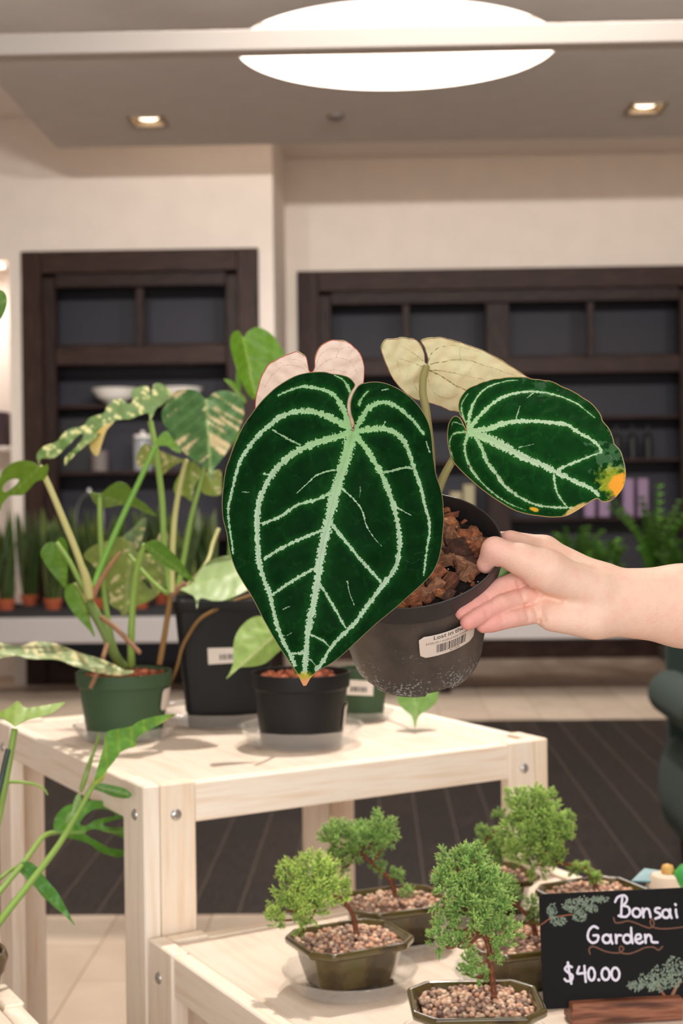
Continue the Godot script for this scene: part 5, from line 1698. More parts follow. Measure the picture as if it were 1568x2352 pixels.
func odds_and_ends() -> void:
	# small ornament behind the chalkboard
	mat("cream_clay", rgb(226, 206, 184), 0.6)
	mat("yellow_clay", rgb(226, 180, 104), 0.5)
	mat("green_glaze", rgb(70, 170, 84), 0.25)
	mat("teal_glaze", rgb(92, 140, 150), 0.4)
	var p := on_y(1534, 2118, LOW_Y)
	var o := thing("ornament", "small cream ornament with yellow knob, green ball and teal flap", "ornament", p + Vector3(0, 0.0005, 0))
	part("body", lathe(crisp([Vector2(0, 0), Vector2(0.03, 0), Vector2(0.033, 0.012), Vector2(0.03, 0.05), Vector2(0.022, 0.066), Vector2(0, 0.068)], 0.002), 32), M.cream_clay, o)
	part("knob", lathe([Vector2(0, 0.062), Vector2(0.007, 0.064), Vector2(0.0095, 0.071), Vector2(0.007, 0.078), Vector2(0, 0.0805)], 20), M.yellow_clay, o)
	part("ball", lathe([Vector2(0, 0.042), Vector2(0.011, 0.045), Vector2(0.019, 0.054), Vector2(0.021, 0.063), Vector2(0.019, 0.072), Vector2(0.011, 0.081), Vector2(0, 0.084)], 28), M.green_glaze, o, Vector3(0.026, 0, 0.012))
	var flap := Shape.new()
	for q in [[[-0.05, 0.056, 0.0], [-0.028, 0.068, -0.02], [-0.006, 0.066, -0.014], [-0.012, 0.058, 0.012]]]:
		var top := []
		var low := []
		for e in q:
			top.append(Vector3(e[0], e[1] + 0.001, e[2]))
			low.append(Vector3(e[0], e[1] - 0.001, e[2]))
		flap.flat(top)
		low.reverse()
		flap.flat(low)
		low.reverse()
		for k in 4:
			flap.flat([low[k], low[(k + 1) % 4], top[(k + 1) % 4], top[k]])
	part("flap", flap.mesh(), M.teal_glaze, o)
	# dark green armchair cut off by the picture's edge
	mat("green_velvet", rgb(34, 52, 46), 0.85, {"rim_enabled": true, "rim": 0.3, "rim_tint": 0.6})
	var d := 4.6
	var edge := at(1524, 1610, d)
	var chair := thing("armchair", "dark green upholstered armchair cut off by the picture's edge", "armchair", Vector3(edge.x + 0.36, 0, edge.z))
	var roll := func(r: float, long: float) -> ArrayMesh:
		var prof := [Vector2(0, 0), Vector2(r * 0.6, 0.004), Vector2(r * 0.9, 0.018), Vector2(r, 0.045), Vector2(r, long - 0.045), Vector2(r * 0.9, long - 0.018), Vector2(r * 0.6, long - 0.004), Vector2(0, long)]
		return lathe(prof, 36)
	var mid_y := edge.y
	for sx in [-1.0, 1.0]:
		part("arm", roll.call(0.078, 0.62), M.green_velvet, chair, Vector3(sx * 0.282, mid_y - 0.01, 0.3), Basis(Vector3.RIGHT, -PI / 2.0))
		part("arm_panel", roll.call(0.075, 0.56), M.green_velvet, chair, Vector3(sx * 0.262, 0.3, 0.26), Basis(Vector3.RIGHT, -PI / 2.0).scaled(Vector3(0.9, 2.2, 1.0)))
		for sz in [0.2, -0.24]:
			part("leg", lathe([Vector2(0, 0), Vector2(0.012, 0), Vector2(0.02, 0.16), Vector2(0, 0.16)], 16), M.walnut_0, chair, Vector3(sx * 0.24, 0, sz))
	part("seat", box(Vector3(0.42, 0.2, 0.56), 0.05), M.green_velvet, chair, Vector3(0, 0.32, 0.02))
	part("backrest", box(Vector3(0.56, 0.6, 0.14), 0.05), M.green_velvet, chair, Vector3(0, 0.62, -0.33), Basis(Vector3.RIGHT, -0.12))
	# low plinth along the side of the shop
	solo("floor_plinth", "low dark grey plinth on the pale tiles beyond the forearm", "plinth", box(Vector3(1.3, 0.09, 1.3), 0.006), mat("plinth_grey", rgb(96, 86, 78), 0.6), Vector3(on_y(1568, 1545, 0).x + 0.66, 0.0475, -10.66))

# ---- the held anthurium ----
# veins: [points, first half width, last half width, paleness]
func vein_map(w: int, h: int, veins: Array, seed_: int) -> Array:
	var map := PackedFloat32Array()
	map.resize(w * h)
	var halo := PackedFloat32Array()
	halo.resize(w * h)
	var line := PackedFloat32Array()
	line.resize(w * h)
	var nz := FastNoiseLite.new()
	nz.seed = seed_
	nz.frequency = 0.11
	nz.fractal_octaves = 2
	for v in veins:
		var pts := spline(v[0], 10)
		var run := []
		for k in pts.size() - 1:
			var a: Vector2 = pts[k]
			var b: Vector2 = pts[k + 1]
			var cuts := maxi(1, ceili(a.distance_to(b) / 1.3))
			for j in cuts:
				run.append(a.lerp(b, float(j) / cuts))
		for k in run.size():
			var t := float(k) / run.size()
			var p: Vector2 = run[k]
			var r: float = lerpf(v[1], v[2], t) * (1.0 + 0.45 * nz.get_noise_2d(p.x * 0.35, p.y * 0.35))
			r = maxf(r, 0.95)
			var reach := r * 1.9 + 1.5
			for y in range(maxi(0, floori(p.y - reach)), mini(h, ceili(p.y + reach))):
				for x in range(maxi(0, floori(p.x - reach)), mini(w, ceili(p.x + reach))):
					var d := Vector2(x - p.x, y - p.y).length() + nz.get_noise_2d(x * 0.8, y * 0.8) * (minf(1.2, r * 0.4) + r * 0.5)
					var q: float = clampf((r * 1.12 - d) / 1.6, 0.0, 1.0) * v[3]
					var i := y * w + x
					if q > map[i]:
						map[i] = q
					if v[1] > 5.0:
						var e := clampf(1.0 - Vector2(x - p.x, y - p.y).length() / maxf(1.4, r * 0.3), 0.0, 1.0)
						if e > line[i]:
							line[i] = e
			if k % 6 == 0 and v[1] > 4.0:
				var far := r * 3.4 + 5.0
				for y in range(maxi(0, floori(p.y - far)), mini(h, ceili(p.y + far)), 1):
					for x in range(maxi(0, floori(p.x - far)), mini(w, ceili(p.x + far)), 1):
						var q := 1.0 - Vector2(x - p.x, y - p.y).length() / far
						var i := y * w + x
						if q > halo[i]:
							halo[i] = q
	return [map, halo, line]

func rim_map(w: int, h: int, outline: Array, r: float) -> PackedFloat32Array:
	var map := PackedFloat32Array()
	map.resize(w * h)
	var edge := resample(spline(outline, 3, true), 1.5)
	for p in edge:
		for y in range(maxi(0, floori(p.y - r - 1)), mini(h, ceili(p.y + r + 2))):
			for x in range(maxi(0, floori(p.x - r - 1)), mini(w, ceili(p.x + r + 2))):
				var q := clampf(r + 0.5 - Vector2(x - p.x, y - p.y).length(), 0.0, 1.0)
				if q > map[y * w + x]:
					map[y * w + x] = q
	return map

# a large leaf: a flat blade with its own axes in metres (outline, veins and print all live in that plane), bent by its own curvature
func big_leaf(parent: Node3D, outline_px: Array, veins: Array, scale_: float, how: Dictionary) -> void:
	var c0: Vector2 = how.heart
	var d0: float = how.d
	var g: Vector2 = how.get("slope", Vector2.ZERO)
	var O := at(c0.x, c0.y, d0)
	var bx := (at(c0.x + 100.0, c0.y, d0 + 100.0 * g.x) - O).normalized()
	var by := at(c0.x, c0.y - 100.0, d0 - 100.0 * g.y) - O
	by = (by - bx * by.dot(bx)).normalized()
	var bn := bx.cross(by)
	var sheet_plane := Plane(bn, bn.dot(O))
	# the leaf's own coordinates in thousandths of a metre, y downwards
	var local := func(px: Vector2) -> Vector2:
		var q := on_plane(px.x, px.y, sheet_plane) - O
		return Vector2(q.dot(bx), -q.dot(by)) * 1000.0
	var outline := []
	for p in outline_px:
		outline.append(local.call(p))
	var per := F / d0 / 1000.0
	var box_ := Rect2(outline[0], Vector2.ZERO)
	for p in outline:
		box_ = box_.expand(p)
	box_ = box_.grow(3.0)
	scale_ *= per
	var w := ceili(box_.size.x * scale_)
	var h := ceili(box_.size.y * scale_)
	var own := func(p: Vector2) -> Vector2: return (p - box_.position) * scale_
	var vs := []
	for v in veins:
		var pts := []
		for p in v[0]:
			pts.append(own.call(local.call(p)))
		vs.append([pts, v[1] * scale_ / per, v[2] * scale_ / per, v[3]])
	var maps := vein_map(w, h, vs, how.seed)
	var edge_pts := []
	for p in outline:
		edge_pts.append(own.call(p))
	var rim := rim_map(w, h, edge_pts, how.get("rim", 1.6) * scale_ / per)
	scale_ /= per
	var vm: PackedFloat32Array = maps[0]
	var hm: PackedFloat32Array = maps[1]
	var lm: PackedFloat32Array = maps[2]
	var nz := FastNoiseLite.new()
	nz.seed = how.seed + 9
	nz.frequency = 0.012
	nz.fractal_octaves = 4
	var fine := FastNoiseLite.new()
	fine.seed = how.seed + 31
	fine.frequency = 0.3
	var cells := FastNoiseLite.new()
	cells.seed = how.seed + 51
	cells.noise_type = FastNoiseLite.TYPE_CELLULAR
	cells.cellular_return_type = FastNoiseLite.RETURN_DISTANCE2_SUB
	cells.frequency = 0.011
	var bytes := PackedByteArray()
	bytes.resize(w * h * 3)
	var relief := PackedByteArray()
	relief.resize(w * h * 3)
	var deep: Color = how.deep
	var mid: Color = how.mid
	var near: Color = how.near
	var pale: Color = how.pale
	var core: Color = how.core
	var margin: Color = how.margin
	var heart := -box_.position * scale_ * per
	var marks := []
	for m in how.get("marks", []):
		var e: Array = m.duplicate()
		e[0] = local.call(m[0])
		marks.append(e)
	for y in h:
		for x in w:
			var i := y * w + x
			var n := nz.get_noise_2d(x / scale_ * 1.5, y / scale_ * 1.5)
			var c := deep.lerp(mid, clampf(0.4 + n * 0.5, 0.0, 1.0))
			var hq := hm[i]
			c = c.lerp(near, pow(hq, 1.5) * how.get("halo", 0.8))
			var net := cells.get_noise_2d(x / scale_ * 1.5, y / scale_ * 1.5)
			if net < -0.88:
				c = c.lerp(near, 0.16 * how.get("net", 1.0))
			var f := fine.get_noise_2d(x, y)
			var v := vm[i]
			if v > 0.0:
				var from_heart := Vector2(x - heart.x, y - heart.y).length() / scale_
				var tone := pale.lerp(core, clampf(1.0 - from_heart / how.get("core_reach", 230.0), 0.0, 1.0) * 0.75)
				tone = tone.lerp(core, lm[i] * 0.45)
				c = c.lerp(tone, v * clampf(0.9 + f * 0.08, 0.0, 1.0))
			elif f > 0.78:
				c = c.lerp(pale, 0.12)
			if rim[i] > 0.0:
				c = c.lerp(margin, rim[i])
			for m in marks:
				# [centre, radius px, colour, roughness of its outline, strength]
				var o: Vector2 = m[0]
				var q := Vector2(x / scale_ - (o.x - box_.position.x) * per, y / scale_ - (o.y - box_.position.y) * per)
				q = q.rotated(-m[5]) / Vector2(1.0, m[6])
				var dist = q.length() / m[1] + nz.get_noise_2d(x * 3.0 / scale_, y * 3.0 / scale_) * m[3]
				if dist < 1.0:
					c = c.lerp(m[2], clampf((1.0 - dist) / 0.35, 0.0, 1.0) * m[4])
			var j := i * 3
			bytes[j] = clampi(roundi(c.r * 255.0), 0, 255)
			bytes[j + 1] = clampi(roundi(c.g * 255.0), 0, 255)
			bytes[j + 2] = clampi(roundi(c.b * 255.0), 0, 255)
			var z := clampi(roundi(150.0 - hq * hq * 90.0 + n * 40.0), 0, 255)
			relief[j] = z
			relief[j + 1] = z
			relief[j + 2] = z
	var skin := mat("anthurium_face_%d" % how.seed, Color.WHITE, how.get("rough", 0.42))
	skin.albedo_texture = ImageTexture.create_from_image(Image.create_from_data(w, h, false, Image.FORMAT_RGB8, bytes))
	skin.texture_repeat = false
	skin.metallic_specular = how.get("shine", 0.08)
	skin.heightmap_enabled = true
	skin.heightmap_texture = ImageTexture.create_from_image(Image.create_from_data(w, h, false, Image.FORMAT_RGB8, relief))
	skin.heightmap_scale = how.get("relief", 0.35)
	if how.get("backlit", 0.0) > 0.0:
		skin.backlight_enabled = true
		skin.backlight = Color(how.backlit, how.backlit, how.backlit)
	if how.get("velvet", 0.0) > 0.0:
		skin.rim_enabled = true
		skin.rim = how.velvet
		skin.rim_tint = 0.7
	var bend: Callable = how.bend
	var sh := sheet(outline, how.get("step", 9.0) / per, [], 3)
	var uv_of := func(p: Vector2) -> Vector2: return (p - box_.position) / box_.size
	var place := func(p: Vector2) -> Vector3:
		var back: float = bend.call(p * per)
		return O + bx * (p.x / 1000.0) - by * (p.y / 1000.0) - bn * back
	var mid_px := box_.get_center()
	var two := sheet_mesh(sh, place, func(_p: Vector2) -> Color: return Color.WHITE, uv_of, 0.0009, parent.position, EYE - (place.call(mid_px) as Vector3))
	var o := part("leaf", (two[0] as Shape).mesh(false), skin, parent)
	o.set_meta("label", how.label)
	part("underside", (two[1] as Shape).mesh(false), how.under, o)

func anthurium() -> void:
	# pot frame from its rim ellipse: centre, axis
	var up := cam_at.basis * Vector3(-0.10789, 0.80678, 0.58092)
	var rim_at := at(933.5, 1256.1, 1.22)
	var top_r := 0.084
	var low_r := 0.0595
	var tall := 0.1263
	var foot := rim_at - up * tall
	var toward := (cam_at.basis * Vector3.BACK)
	var ez := (toward - up * toward.dot(up)).normalized()
	var ex := up.cross(ez)
	var turn := Basis(ex, up, ez)
	var o := thing("potted_anthurium", "large velvety white-veined anthurium in a tilted scuffed black pot, held up", "plant", foot)
	# pot
	var w := 1024
	var h := 256
	var n1 := FastNoiseLite.new()
	n1.seed = 4
	n1.frequency = 0.055
	n1.fractal_octaves = 4
	var n2 := FastNoiseLite.new()
	n2.seed = 8
	n2.frequency = 0.008
	var bytes := PackedByteArray()
	bytes.resize(w * h * 3)
	for y in h:
		var up_frac := 1.0 - float(y) / h
		for x in w:
			var dust := n2.get_noise_2d(x, y * 0.7) * 0.5 + n1.get_noise_2d(x * 0.4, y * 0.4) * 0.3
			var c := rgb(64, 60, 58).lerp(rgb(98, 86, 76), clampf(0.3 + dust, 0.0, 1.0))
			if up_frac > 0.84:
				c = rgb(44, 43, 45).lerp(rgb(64, 60, 58), clampf(0.2 + dust, 0.0, 1.0))
			# crusts of dried minerals, thickest round the foot
			var crust := n1.get_noise_2d(x * 1.7, y * 2.2) + n2.get_noise_2d(x * 2.0 + 300.0, y * 2.0) * 0.5
			var want := lerpf(0.14, 0.62, smoothstep(0.02, 0.42, up_frac))
			if crust > want and up_frac < 0.83:
				c = c.lerp(rgb(176, 182, 184), clampf((crust - want) * 4.0, 0.0, 0.75))
			var j := (y * w + x) * 3
			bytes[j] = roundi(c.r * 255.0)
			bytes[j + 1] = roundi(c.g * 255.0)
			bytes[j + 2] = roundi(c.b * 255.0)
	var shell := mat("scuffed_plastic", Color.WHITE, 0.38)
	shell.albedo_texture = ImageTexture.create_from_image(Image.create_from_data(w, h, false, Image.FORMAT_RGB8, bytes))
	var s := Shape.new()
	var lip := 0.021
	var prof := crisp([Vector2(0, 0.006), Vector2(low_r * 0.8, 0.006), Vector2(low_r * 0.9, 0.001), Vector2(low_r * 0.965, 0.0), Vector2(low_r, 0.005), Vector2(lerpf(low_r, top_r, 0.08), 0.016), Vector2(lerpf(low_r, top_r, 0.84) - 0.0035, tall - lip), Vector2(lerpf(low_r, top_r, 0.9), tall - lip + 0.0012), Vector2(top_r, tall - 0.0015), Vector2(top_r - 0.0008, tall), Vector2(top_r - 0.0022, tall - 0.0008), Vector2(top_r - 0.0062, tall - lip), Vector2(low_r - 0.002, 0.012), Vector2(0, 0.012)], 0.0008)
	lathe_into(s, prof, 96, Transform3D(), func(q: Vector2, a: float, row: int) -> Vector2:
		# drainage gaps cut into the foot ring
		var gap := smoothstep(0.55, 0.62, cos(a * 5.0 - 0.35)) if q.y < 0.0056 and q.x > low_r * 0.84 else 0.0
		return Vector2(q.x, q.y + gap * 0.006 if row > 0 else q.y))
	for k in s.v.size():
		s.uv[k] = Vector2(s.uv[k].x, 1.0 - clampf(s.v[k].y / tall, 0.0, 1.0))
	var pot := part("pot", s.mesh(), shell, o, Vector3.ZERO, turn)
	sticker(pot, func(y: float) -> float: return lerpf(low_r, top_r, y / tall) - 0.0004, -0.025, 0.72, 0.058, 0.0862, -0.001,
		[["Lost in the Forest", 0.22, 0.74, 0.0046], ["$299.00 / Anthurium Crystallinum Mini", 0.1, 0.575, 0.0024, 1], ["06110387", 0.5, 0.03, 0.0018, 1]], code_bars(0.27, 0.8, 0.15, 0.53, 30), "white price sticker with a barcode")
	# bark mix
	mat("mix_dark", rgb(40, 28, 22), 0.95)
	triplanar(M.mix_dark, grain(91, 0.08, [[0.2, Color(0.4, 0.4, 0.4)], [0.8, Color(1, 1, 1)]], 128), Vector3(30, 30, 30))
	var barks := [rgb(166, 104, 70), rgb(122, 76, 54), rgb(190, 126, 82), rgb(84, 54, 42), rgb(160, 116, 88)]
	for k in barks.size():
		triplanar(mat("bark_%d" % k, barks[k], 0.9), grain(95 + k, 0.04, [[0.2, Color(0.62, 0.58, 0.55)], [0.8, Color(1, 1, 1)]], 128), Vector3(0.5, 3.2, 0.5))
	mat("perlite", rgb(228, 214, 196), 0.9)
	var soil_y := tall - 0.013
	var bed := part("potting_mix", lathe([Vector2(0, soil_y - 0.03), Vector2(0.071, soil_y - 0.03), Vector2(0.0765, soil_y - 0.005), Vector2(0.06, soil_y - 0.002), Vector2(0.03, soil_y - 0.003), Vector2(0, soil_y - 0.001)], 48, func(q: Vector2, a: float, row: int) -> Vector2: return Vector2(q.x, q.y + (0.003 * wobble.get_noise_2d(cos(a) * q.x * 80.0, sin(a) * q.x * 80.0) if row > 1 else 0.0))), M.mix_dark, o, Vector3.ZERO, turn)
	var chunks := []
	for k in 6:
		var c := Shape.new()
		var r := RandomNumberGenerator.new()
		r.seed = 200 + k
		var corner := []
		for e in 8:
			corner.append(Vector3((1.0 if e & 1 else -1.0) * r.randf_range(0.36, 0.56), (1.0 if e & 2 else -1.0) * r.randf_range(0.2, 0.36), (1.0 if e & 4 else -1.0) * r.randf_range(0.26, 0.44)))
		for f in [[0, 1, 3, 2], [4, 6, 7, 5], [0, 4, 5, 1], [2, 3, 7, 6], [0, 2, 6, 4], [1, 5, 7, 3]]:
			# each face broken by a raised ragged middle
			var m := Vector3.ZERO
			for i in f:
				m += corner[i] / 4.0
			m *= r.randf_range(1.05, 1.25)
			for i in 4:
				var q := [corner[f[i]], corner[f[(i + 1) % 4]], m]
				if ((q[2] - q[0]) as Vector3).cross(q[1] - q[0]).dot(m) < 0.0:
					q.reverse()
				c.flat(q)
		chunks.append(c.mesh(false))
	for k in 190:
		var a := rng.randf() * TAU
		var q := sqrt(rng.randf()) * 0.0735
		var size := (0.006 + 0.016 * pow(rng.randf(), 1.5)) * (1.0 if q < 0.062 else 0.6)
		part("bark_chip", chunks[k % 6], M["bark_%d" % (rng.randi() % 5)], bed, Vector3(cos(a) * q, soil_y + size * 0.12 + rng.randf() * 0.002, sin(a) * q), Basis.from_euler(Vector3(rng.randf_range(-0.7, 0.7), rng.randf() * TAU, rng.randf_range(-0.7, 0.7))).scaled_local(Vector3(1.15, 0.8, 1.0) * size))
	for k in 18:
		var a := rng.randf() * TAU
		var q := sqrt(rng.randf()) * 0.074
		part("perlite", lump(40 + k % 3, 0.9, 0.5), M.perlite, bed, Vector3(cos(a) * q, soil_y + 0.001, sin(a) * q), Basis.from_euler(Vector3(rng.randf(), rng.randf() * TAU, 0)).scaled_local(Vector3.ONE * rng.randf_range(0.0012, 0.003)))
	# stalks
	mat("stalk_olive", rgb(146, 142, 88), 0.5)
	mat("under_tan", rgb(212, 190, 150), 0.55, {"backlight_enabled": true, "backlight": Color(0.3, 0.3, 0.25)})
	mat("under_green", rgb(170, 176, 120), 0.55, {"backlight_enabled": true, "backlight": Color(0.2, 0.2, 0.15)})
	stalk(o, [[809, 992, 1.121], [822, 1040, 1.145], [890, 1150, 1.185], [955, 1240, 1.205], [975, 1290, 1.215]], 0.0032, 0.0042, M.stalk_olive)
	stalk(o, [[979, 842, 1.292], [972, 868, 1.286], [971, 905, 1.28], [979, 950, 1.27], [990, 1060, 1.245], [985, 1180, 1.228], [970, 1275, 1.22]], 0.0034, 0.0046, M.stalk_olive)
	stalk(o, [[1072, 990, 1.197], [1062, 1020, 1.205], [1040, 1056, 1.205], [1014, 1106, 1.208], [990, 1190, 1.212], [985, 1275, 1.215]], 0.0032, 0.0042, M.stalk_olive)
	stalk(o, [[712, 860, 1.27], [730, 930, 1.275], [800, 1080, 1.255], [880, 1200, 1.235], [955, 1280, 1.225]], 0.0028, 0.0042, M.stalk_olive)
	# front leaf
	var k1 := [480.0, 720.0, 2.6133]
	var cv := func(k: Array, list: Array) -> Array: return crop(list, k[0], k[1], k[2])
	var front := cv.call(k1, [[857, 690], [848, 640], [834, 595], [830, 548], [838, 505], [855, 465], [876, 430], [872, 408], [840, 375], [790, 360], [740, 355], [690, 340], [620, 337], [540, 350], [460, 385], [380, 440], [310, 510], [250, 580], [200, 650], [155, 740], [115, 840], [85, 930], [70, 1040], [65, 1130], [72, 1220], [95, 1310], [105, 1380], [125, 1460], [150, 1530], [190, 1600], [235, 1670], [275, 1740], [315, 1820], [360, 1900], [405, 1980], [450, 2050], [490, 2110], [520, 2150], [540, 2190], [558, 2228], [572, 2250], [588, 2228], [610, 2190], [650, 2150], [720, 2110], [790, 2060], [860, 1995], [940, 1920], [1020, 1850], [1090, 1795], [1150, 1745], [1210, 1690], [1270, 1640], [1320, 1590], [1360, 1540], [1390, 1470], [1405, 1400], [1415, 1320], [1422, 1240], [1418, 1170], [1412, 1100], [1395, 1030], [1370, 960], [1358, 890], [1352, 820], [1345, 740], [1330, 660], [1305, 600], [1265, 540], [1215, 490], [1160, 450], [1100, 420], [1040, 400], [980, 396], [930, 405], [896, 426], [870, 465], [852, 508], [845, 555], [850, 605], [864, 650], [870, 692], [864, 702]])
	var wider := 1.3
	var V := func(k: Array, list: Array, a: float, b: float, p := 1.0) -> Array: return [crop(list, k[0], k[1], k[2]), a / k[2] / 2.0 * wider, b / k[2] / 2.0 * wider, p]
	var veins := [
		V.call(k1, [[860, 715], [830, 830], [790, 960], [750, 1100], [720, 1230], [690, 1350], [665, 1480], [650, 1600], [630, 1720], [605, 1840], [588, 1950], [580, 2060], [572, 2160]], 44, 22),
		V.call(k1, [[850, 715], [740, 750], [640, 780], [550, 815], [470, 865], [400, 930], [345, 1010], [305, 1100], [288, 1190], [285, 1300], [290, 1400], [300, 1500], [330, 1600], [365, 1690], [385, 1780], [410, 1880], [445, 1970], [480, 2040], [515, 2115]], 30, 16),
		V.call(k1, [[848, 702], [770, 650], [690, 610], [600, 585], [520, 585], [430, 610], [360, 660], [290, 720], [230, 790], [180, 870], [150, 960], [130, 1050], [110, 1130], [107, 1200], [114, 1280], [130, 1380], [138, 1440]], 28, 8),
		V.call(k1, [[845, 680], [815, 600], [780, 530], [730, 475], [650, 445], [560, 430], [480, 450], [410, 480]], 28, 8, 0.95),
		V.call(k1, [[850, 480], [830, 430], [800, 390], [750, 365]], 14, 6, 0.9),
		V.call(k1, [[880, 735], [940, 810], [990, 890], [1030, 960], [1070, 1050], [1105, 1150], [1130, 1250], [1145, 1350], [1140, 1430], [1125, 1510], [1090, 1570], [1040, 1630], [990, 1700], [930, 1780], [880, 1850], [820, 1910], [760, 1970], [715, 2030], [680, 2090], [640, 2140]], 26, 16),
		V.call(k1, [[876, 708], [960, 695], [1040, 690], [1110, 710], [1165, 755], [1200, 820], [1220, 890], [1250, 970], [1280, 1060], [1300, 1150], [1325, 1230], [1330, 1310], [1315, 1400], [1305, 1480], [1295, 1570]], 26, 8),
		V.call(k1, [[876, 694], [920, 620], [960, 565], [1010, 535], [1070, 530], [1130, 555], [1190, 600], [1235, 640], [1290, 710]], 26, 13, 0.95),
		V.call(k1, [[900, 540], [920, 495], [960, 455]], 14, 9, 0.9), V.call(k1, [[1040, 450], [1060, 447], [1078, 444]], 8, 6, 0.9), V.call(k1, [[1310, 760], [1320, 790], [1332, 825]], 9, 7, 0.85),
		V.call(k1, [[750, 940], [650, 970], [590, 1020], [525, 1080]], 10, 5), V.call(k1, [[745, 1070], [640, 1120], [530, 1150], [440, 1210], [320, 1260]], 15, 13), V.call(k1, [[695, 1295], [560, 1350], [450, 1400], [330, 1470]], 15, 13),
		V.call(k1, [[648, 1520], [560, 1570], [460, 1630], [375, 1690]], 14, 12), V.call(k1, [[580, 2035], [535, 2040], [490, 2045]], 16, 14), V.call(k1, [[785, 1040], [870, 1120], [920, 1190], [945, 1280], [1000, 1360], [1035, 1395]], 10, 4),
		V.call(k1, [[735, 1265], [820, 1370], [910, 1480], [1030, 1610]], 16, 13), V.call(k1, [[660, 1620], [720, 1710], [770, 1800], [820, 1890]], 13, 10), V.call(k1, [[605, 1925], [680, 1960], [720, 2000]], 11, 8),
		V.call(k1, [[585, 2070], [615, 2085], [640, 2115]], 9, 8, 0.8), V.call(k1, [[380, 690], [460, 740], [550, 790]], 9, 10, 0.9), V.call(k1, [[830, 1610], [840, 1670], [870, 1750]], 7, 4, 0.9), V.call(k1, [[1100, 1150], [1160, 1180], [1220, 1210]], 9, 4, 0.95),
		V.call(k1, [[1045, 955], [1110, 940], [1180, 920], [1240, 925]], 10, 14, 0.9), V.call(k1, [[1055, 650], [1045, 675], [1030, 692]], 9, 9), V.call(k1, [[445, 1775], [465, 1765], [490, 1755]], 6, 4, 0.8), V.call(k1, [[905, 1040], [906, 1070], [900, 1110]], 5, 3, 0.7),
		V.call(k1, [[330, 955], [350, 960], [390, 950]], 12, 10), V.call(k1, [[190, 1063], [215, 1064], [240, 1066]], 6, 4, 0.7), V.call(k1, [[440, 1935], [470, 1930], [495, 1915]], 6, 3, 0.8),
		V.call(k1, [[1180, 1480], [1230, 1495], [1270, 1470], [1310, 1500], [1360, 1490]], 3, 2, 0.3), V.call(k1, [[1200, 1530], [1250, 1540], [1300, 1520], [1350, 1535]], 3, 2, 0.25), V.call(k1, [[1240, 1440], [1290, 1430], [1340, 1450]], 3, 2, 0.25), V.call(k1, [[880, 1180], [900, 1260], [935, 1340], [960, 1420]], 2, 2, 0.18), V.call(k1, [[975, 1500], [980, 1580], [995, 1660]], 2, 2, 0.15),
	]
	var axis_a := Vector2(809, 992)
	var axis_b := Vector2(699, 1560)
	var dir1 := (axis_b - axis_a).normalized()
	var bend1 := func(q: Vector2) -> float:
		var off := q.cross(dir1)
		var t := q.dot(dir1) / 580.0
		var d := 0.022 * pow(absf(off) / 260.0, 2.0) - 0.005 * exp(-pow((absf(off) - 70.0) / 60.0, 2.0)) * smoothstep(1.0, 0.2, t)
		d += 0.012 * pow(maxf(0.0, -t) / 0.22, 2.0) + 0.012 * pow(maxf(0.0, t - 0.7) / 0.3, 2.0)
		if off > 0.0 and t < 0.05:
			d += 0.004
		return d + 0.0025 * wobble.get_noise_2d(q.x * 0.012, q.y * 0.012) + 0.003 * wobble.get_noise_2d(q.x * 0.04, q.y * 0.04) * smoothstep(180.0, 260.0, absf(off))
	big_leaf(o, front, veins, 1.6, {"seed": 11, "deep": rgb(10, 40, 16), "mid": rgb(16, 56, 22), "near": rgb(34, 104, 36), "pale": rgb(192, 216, 192), "core": rgb(150, 200, 128), "margin": rgb(140, 124, 92), "heart": axis_a, "core_reach": 260.0, "d": 1.112, "slope": dir1 * (-0.012 / 580.0), "bend": bend1, "under": M.under_tan, "label": "largest leaf, dark green velvet with white veins", "rough": 0.5, "halo": 0.75,
		"marks": [[Vector2(699, 1572), 42.0, rgb(196, 176, 70), 0.25, 0.9, 0.0, 0.75], [Vector2(699, 1582), 30.0, rgb(222, 156, 112), 0.2, 1.0, 0.0, 0.9], [Vector2(699, 1583), 7.0, rgb(70, 48, 40), 0.2, 1.0, 0.0, 1.0]]})
	# leaf pointing out over the hand
	var k2 := [860.0, 740.0, 2.6133]
	var second := cv.call(k2, [[552, 648], [545, 615], [528, 582], [505, 545], [490, 500], [492, 450], [510, 410], [540, 375], [590, 350], [650, 325], [720, 305], [800, 290], [870, 283], [910, 292], [960, 290], [1030, 300], [1080, 325], [1150, 355], [1220, 400], [1280, 445], [1330, 510], [1350, 560], [1390, 610], [1420, 680], [1430, 715], [1465, 755], [1485, 810], [1500, 870], [1503, 930], [1490, 990], [1460, 1035], [1430, 1065], [1390, 1080], [1360, 1075], [1335, 1060], [1300, 1075], [1260, 1100], [1200, 1135], [1140, 1160], [1060, 1165], [980, 1155], [890, 1140], [810, 1110], [740, 1070], [660, 1015], [580, 950], [510, 885], [460, 825], [440, 760], [430, 690], [432, 620], [445, 580], [470, 556], [498, 563], [520, 588], [538, 622]])
	wider = 1.1
	V = func(k: Array, list: Array, a: float, b: float, p := 1.0) -> Array: return [crop(list, k[0], k[1], k[2]), a / k[2] / 2.0 * wider, b / k[2] / 2.0 * wider, p]
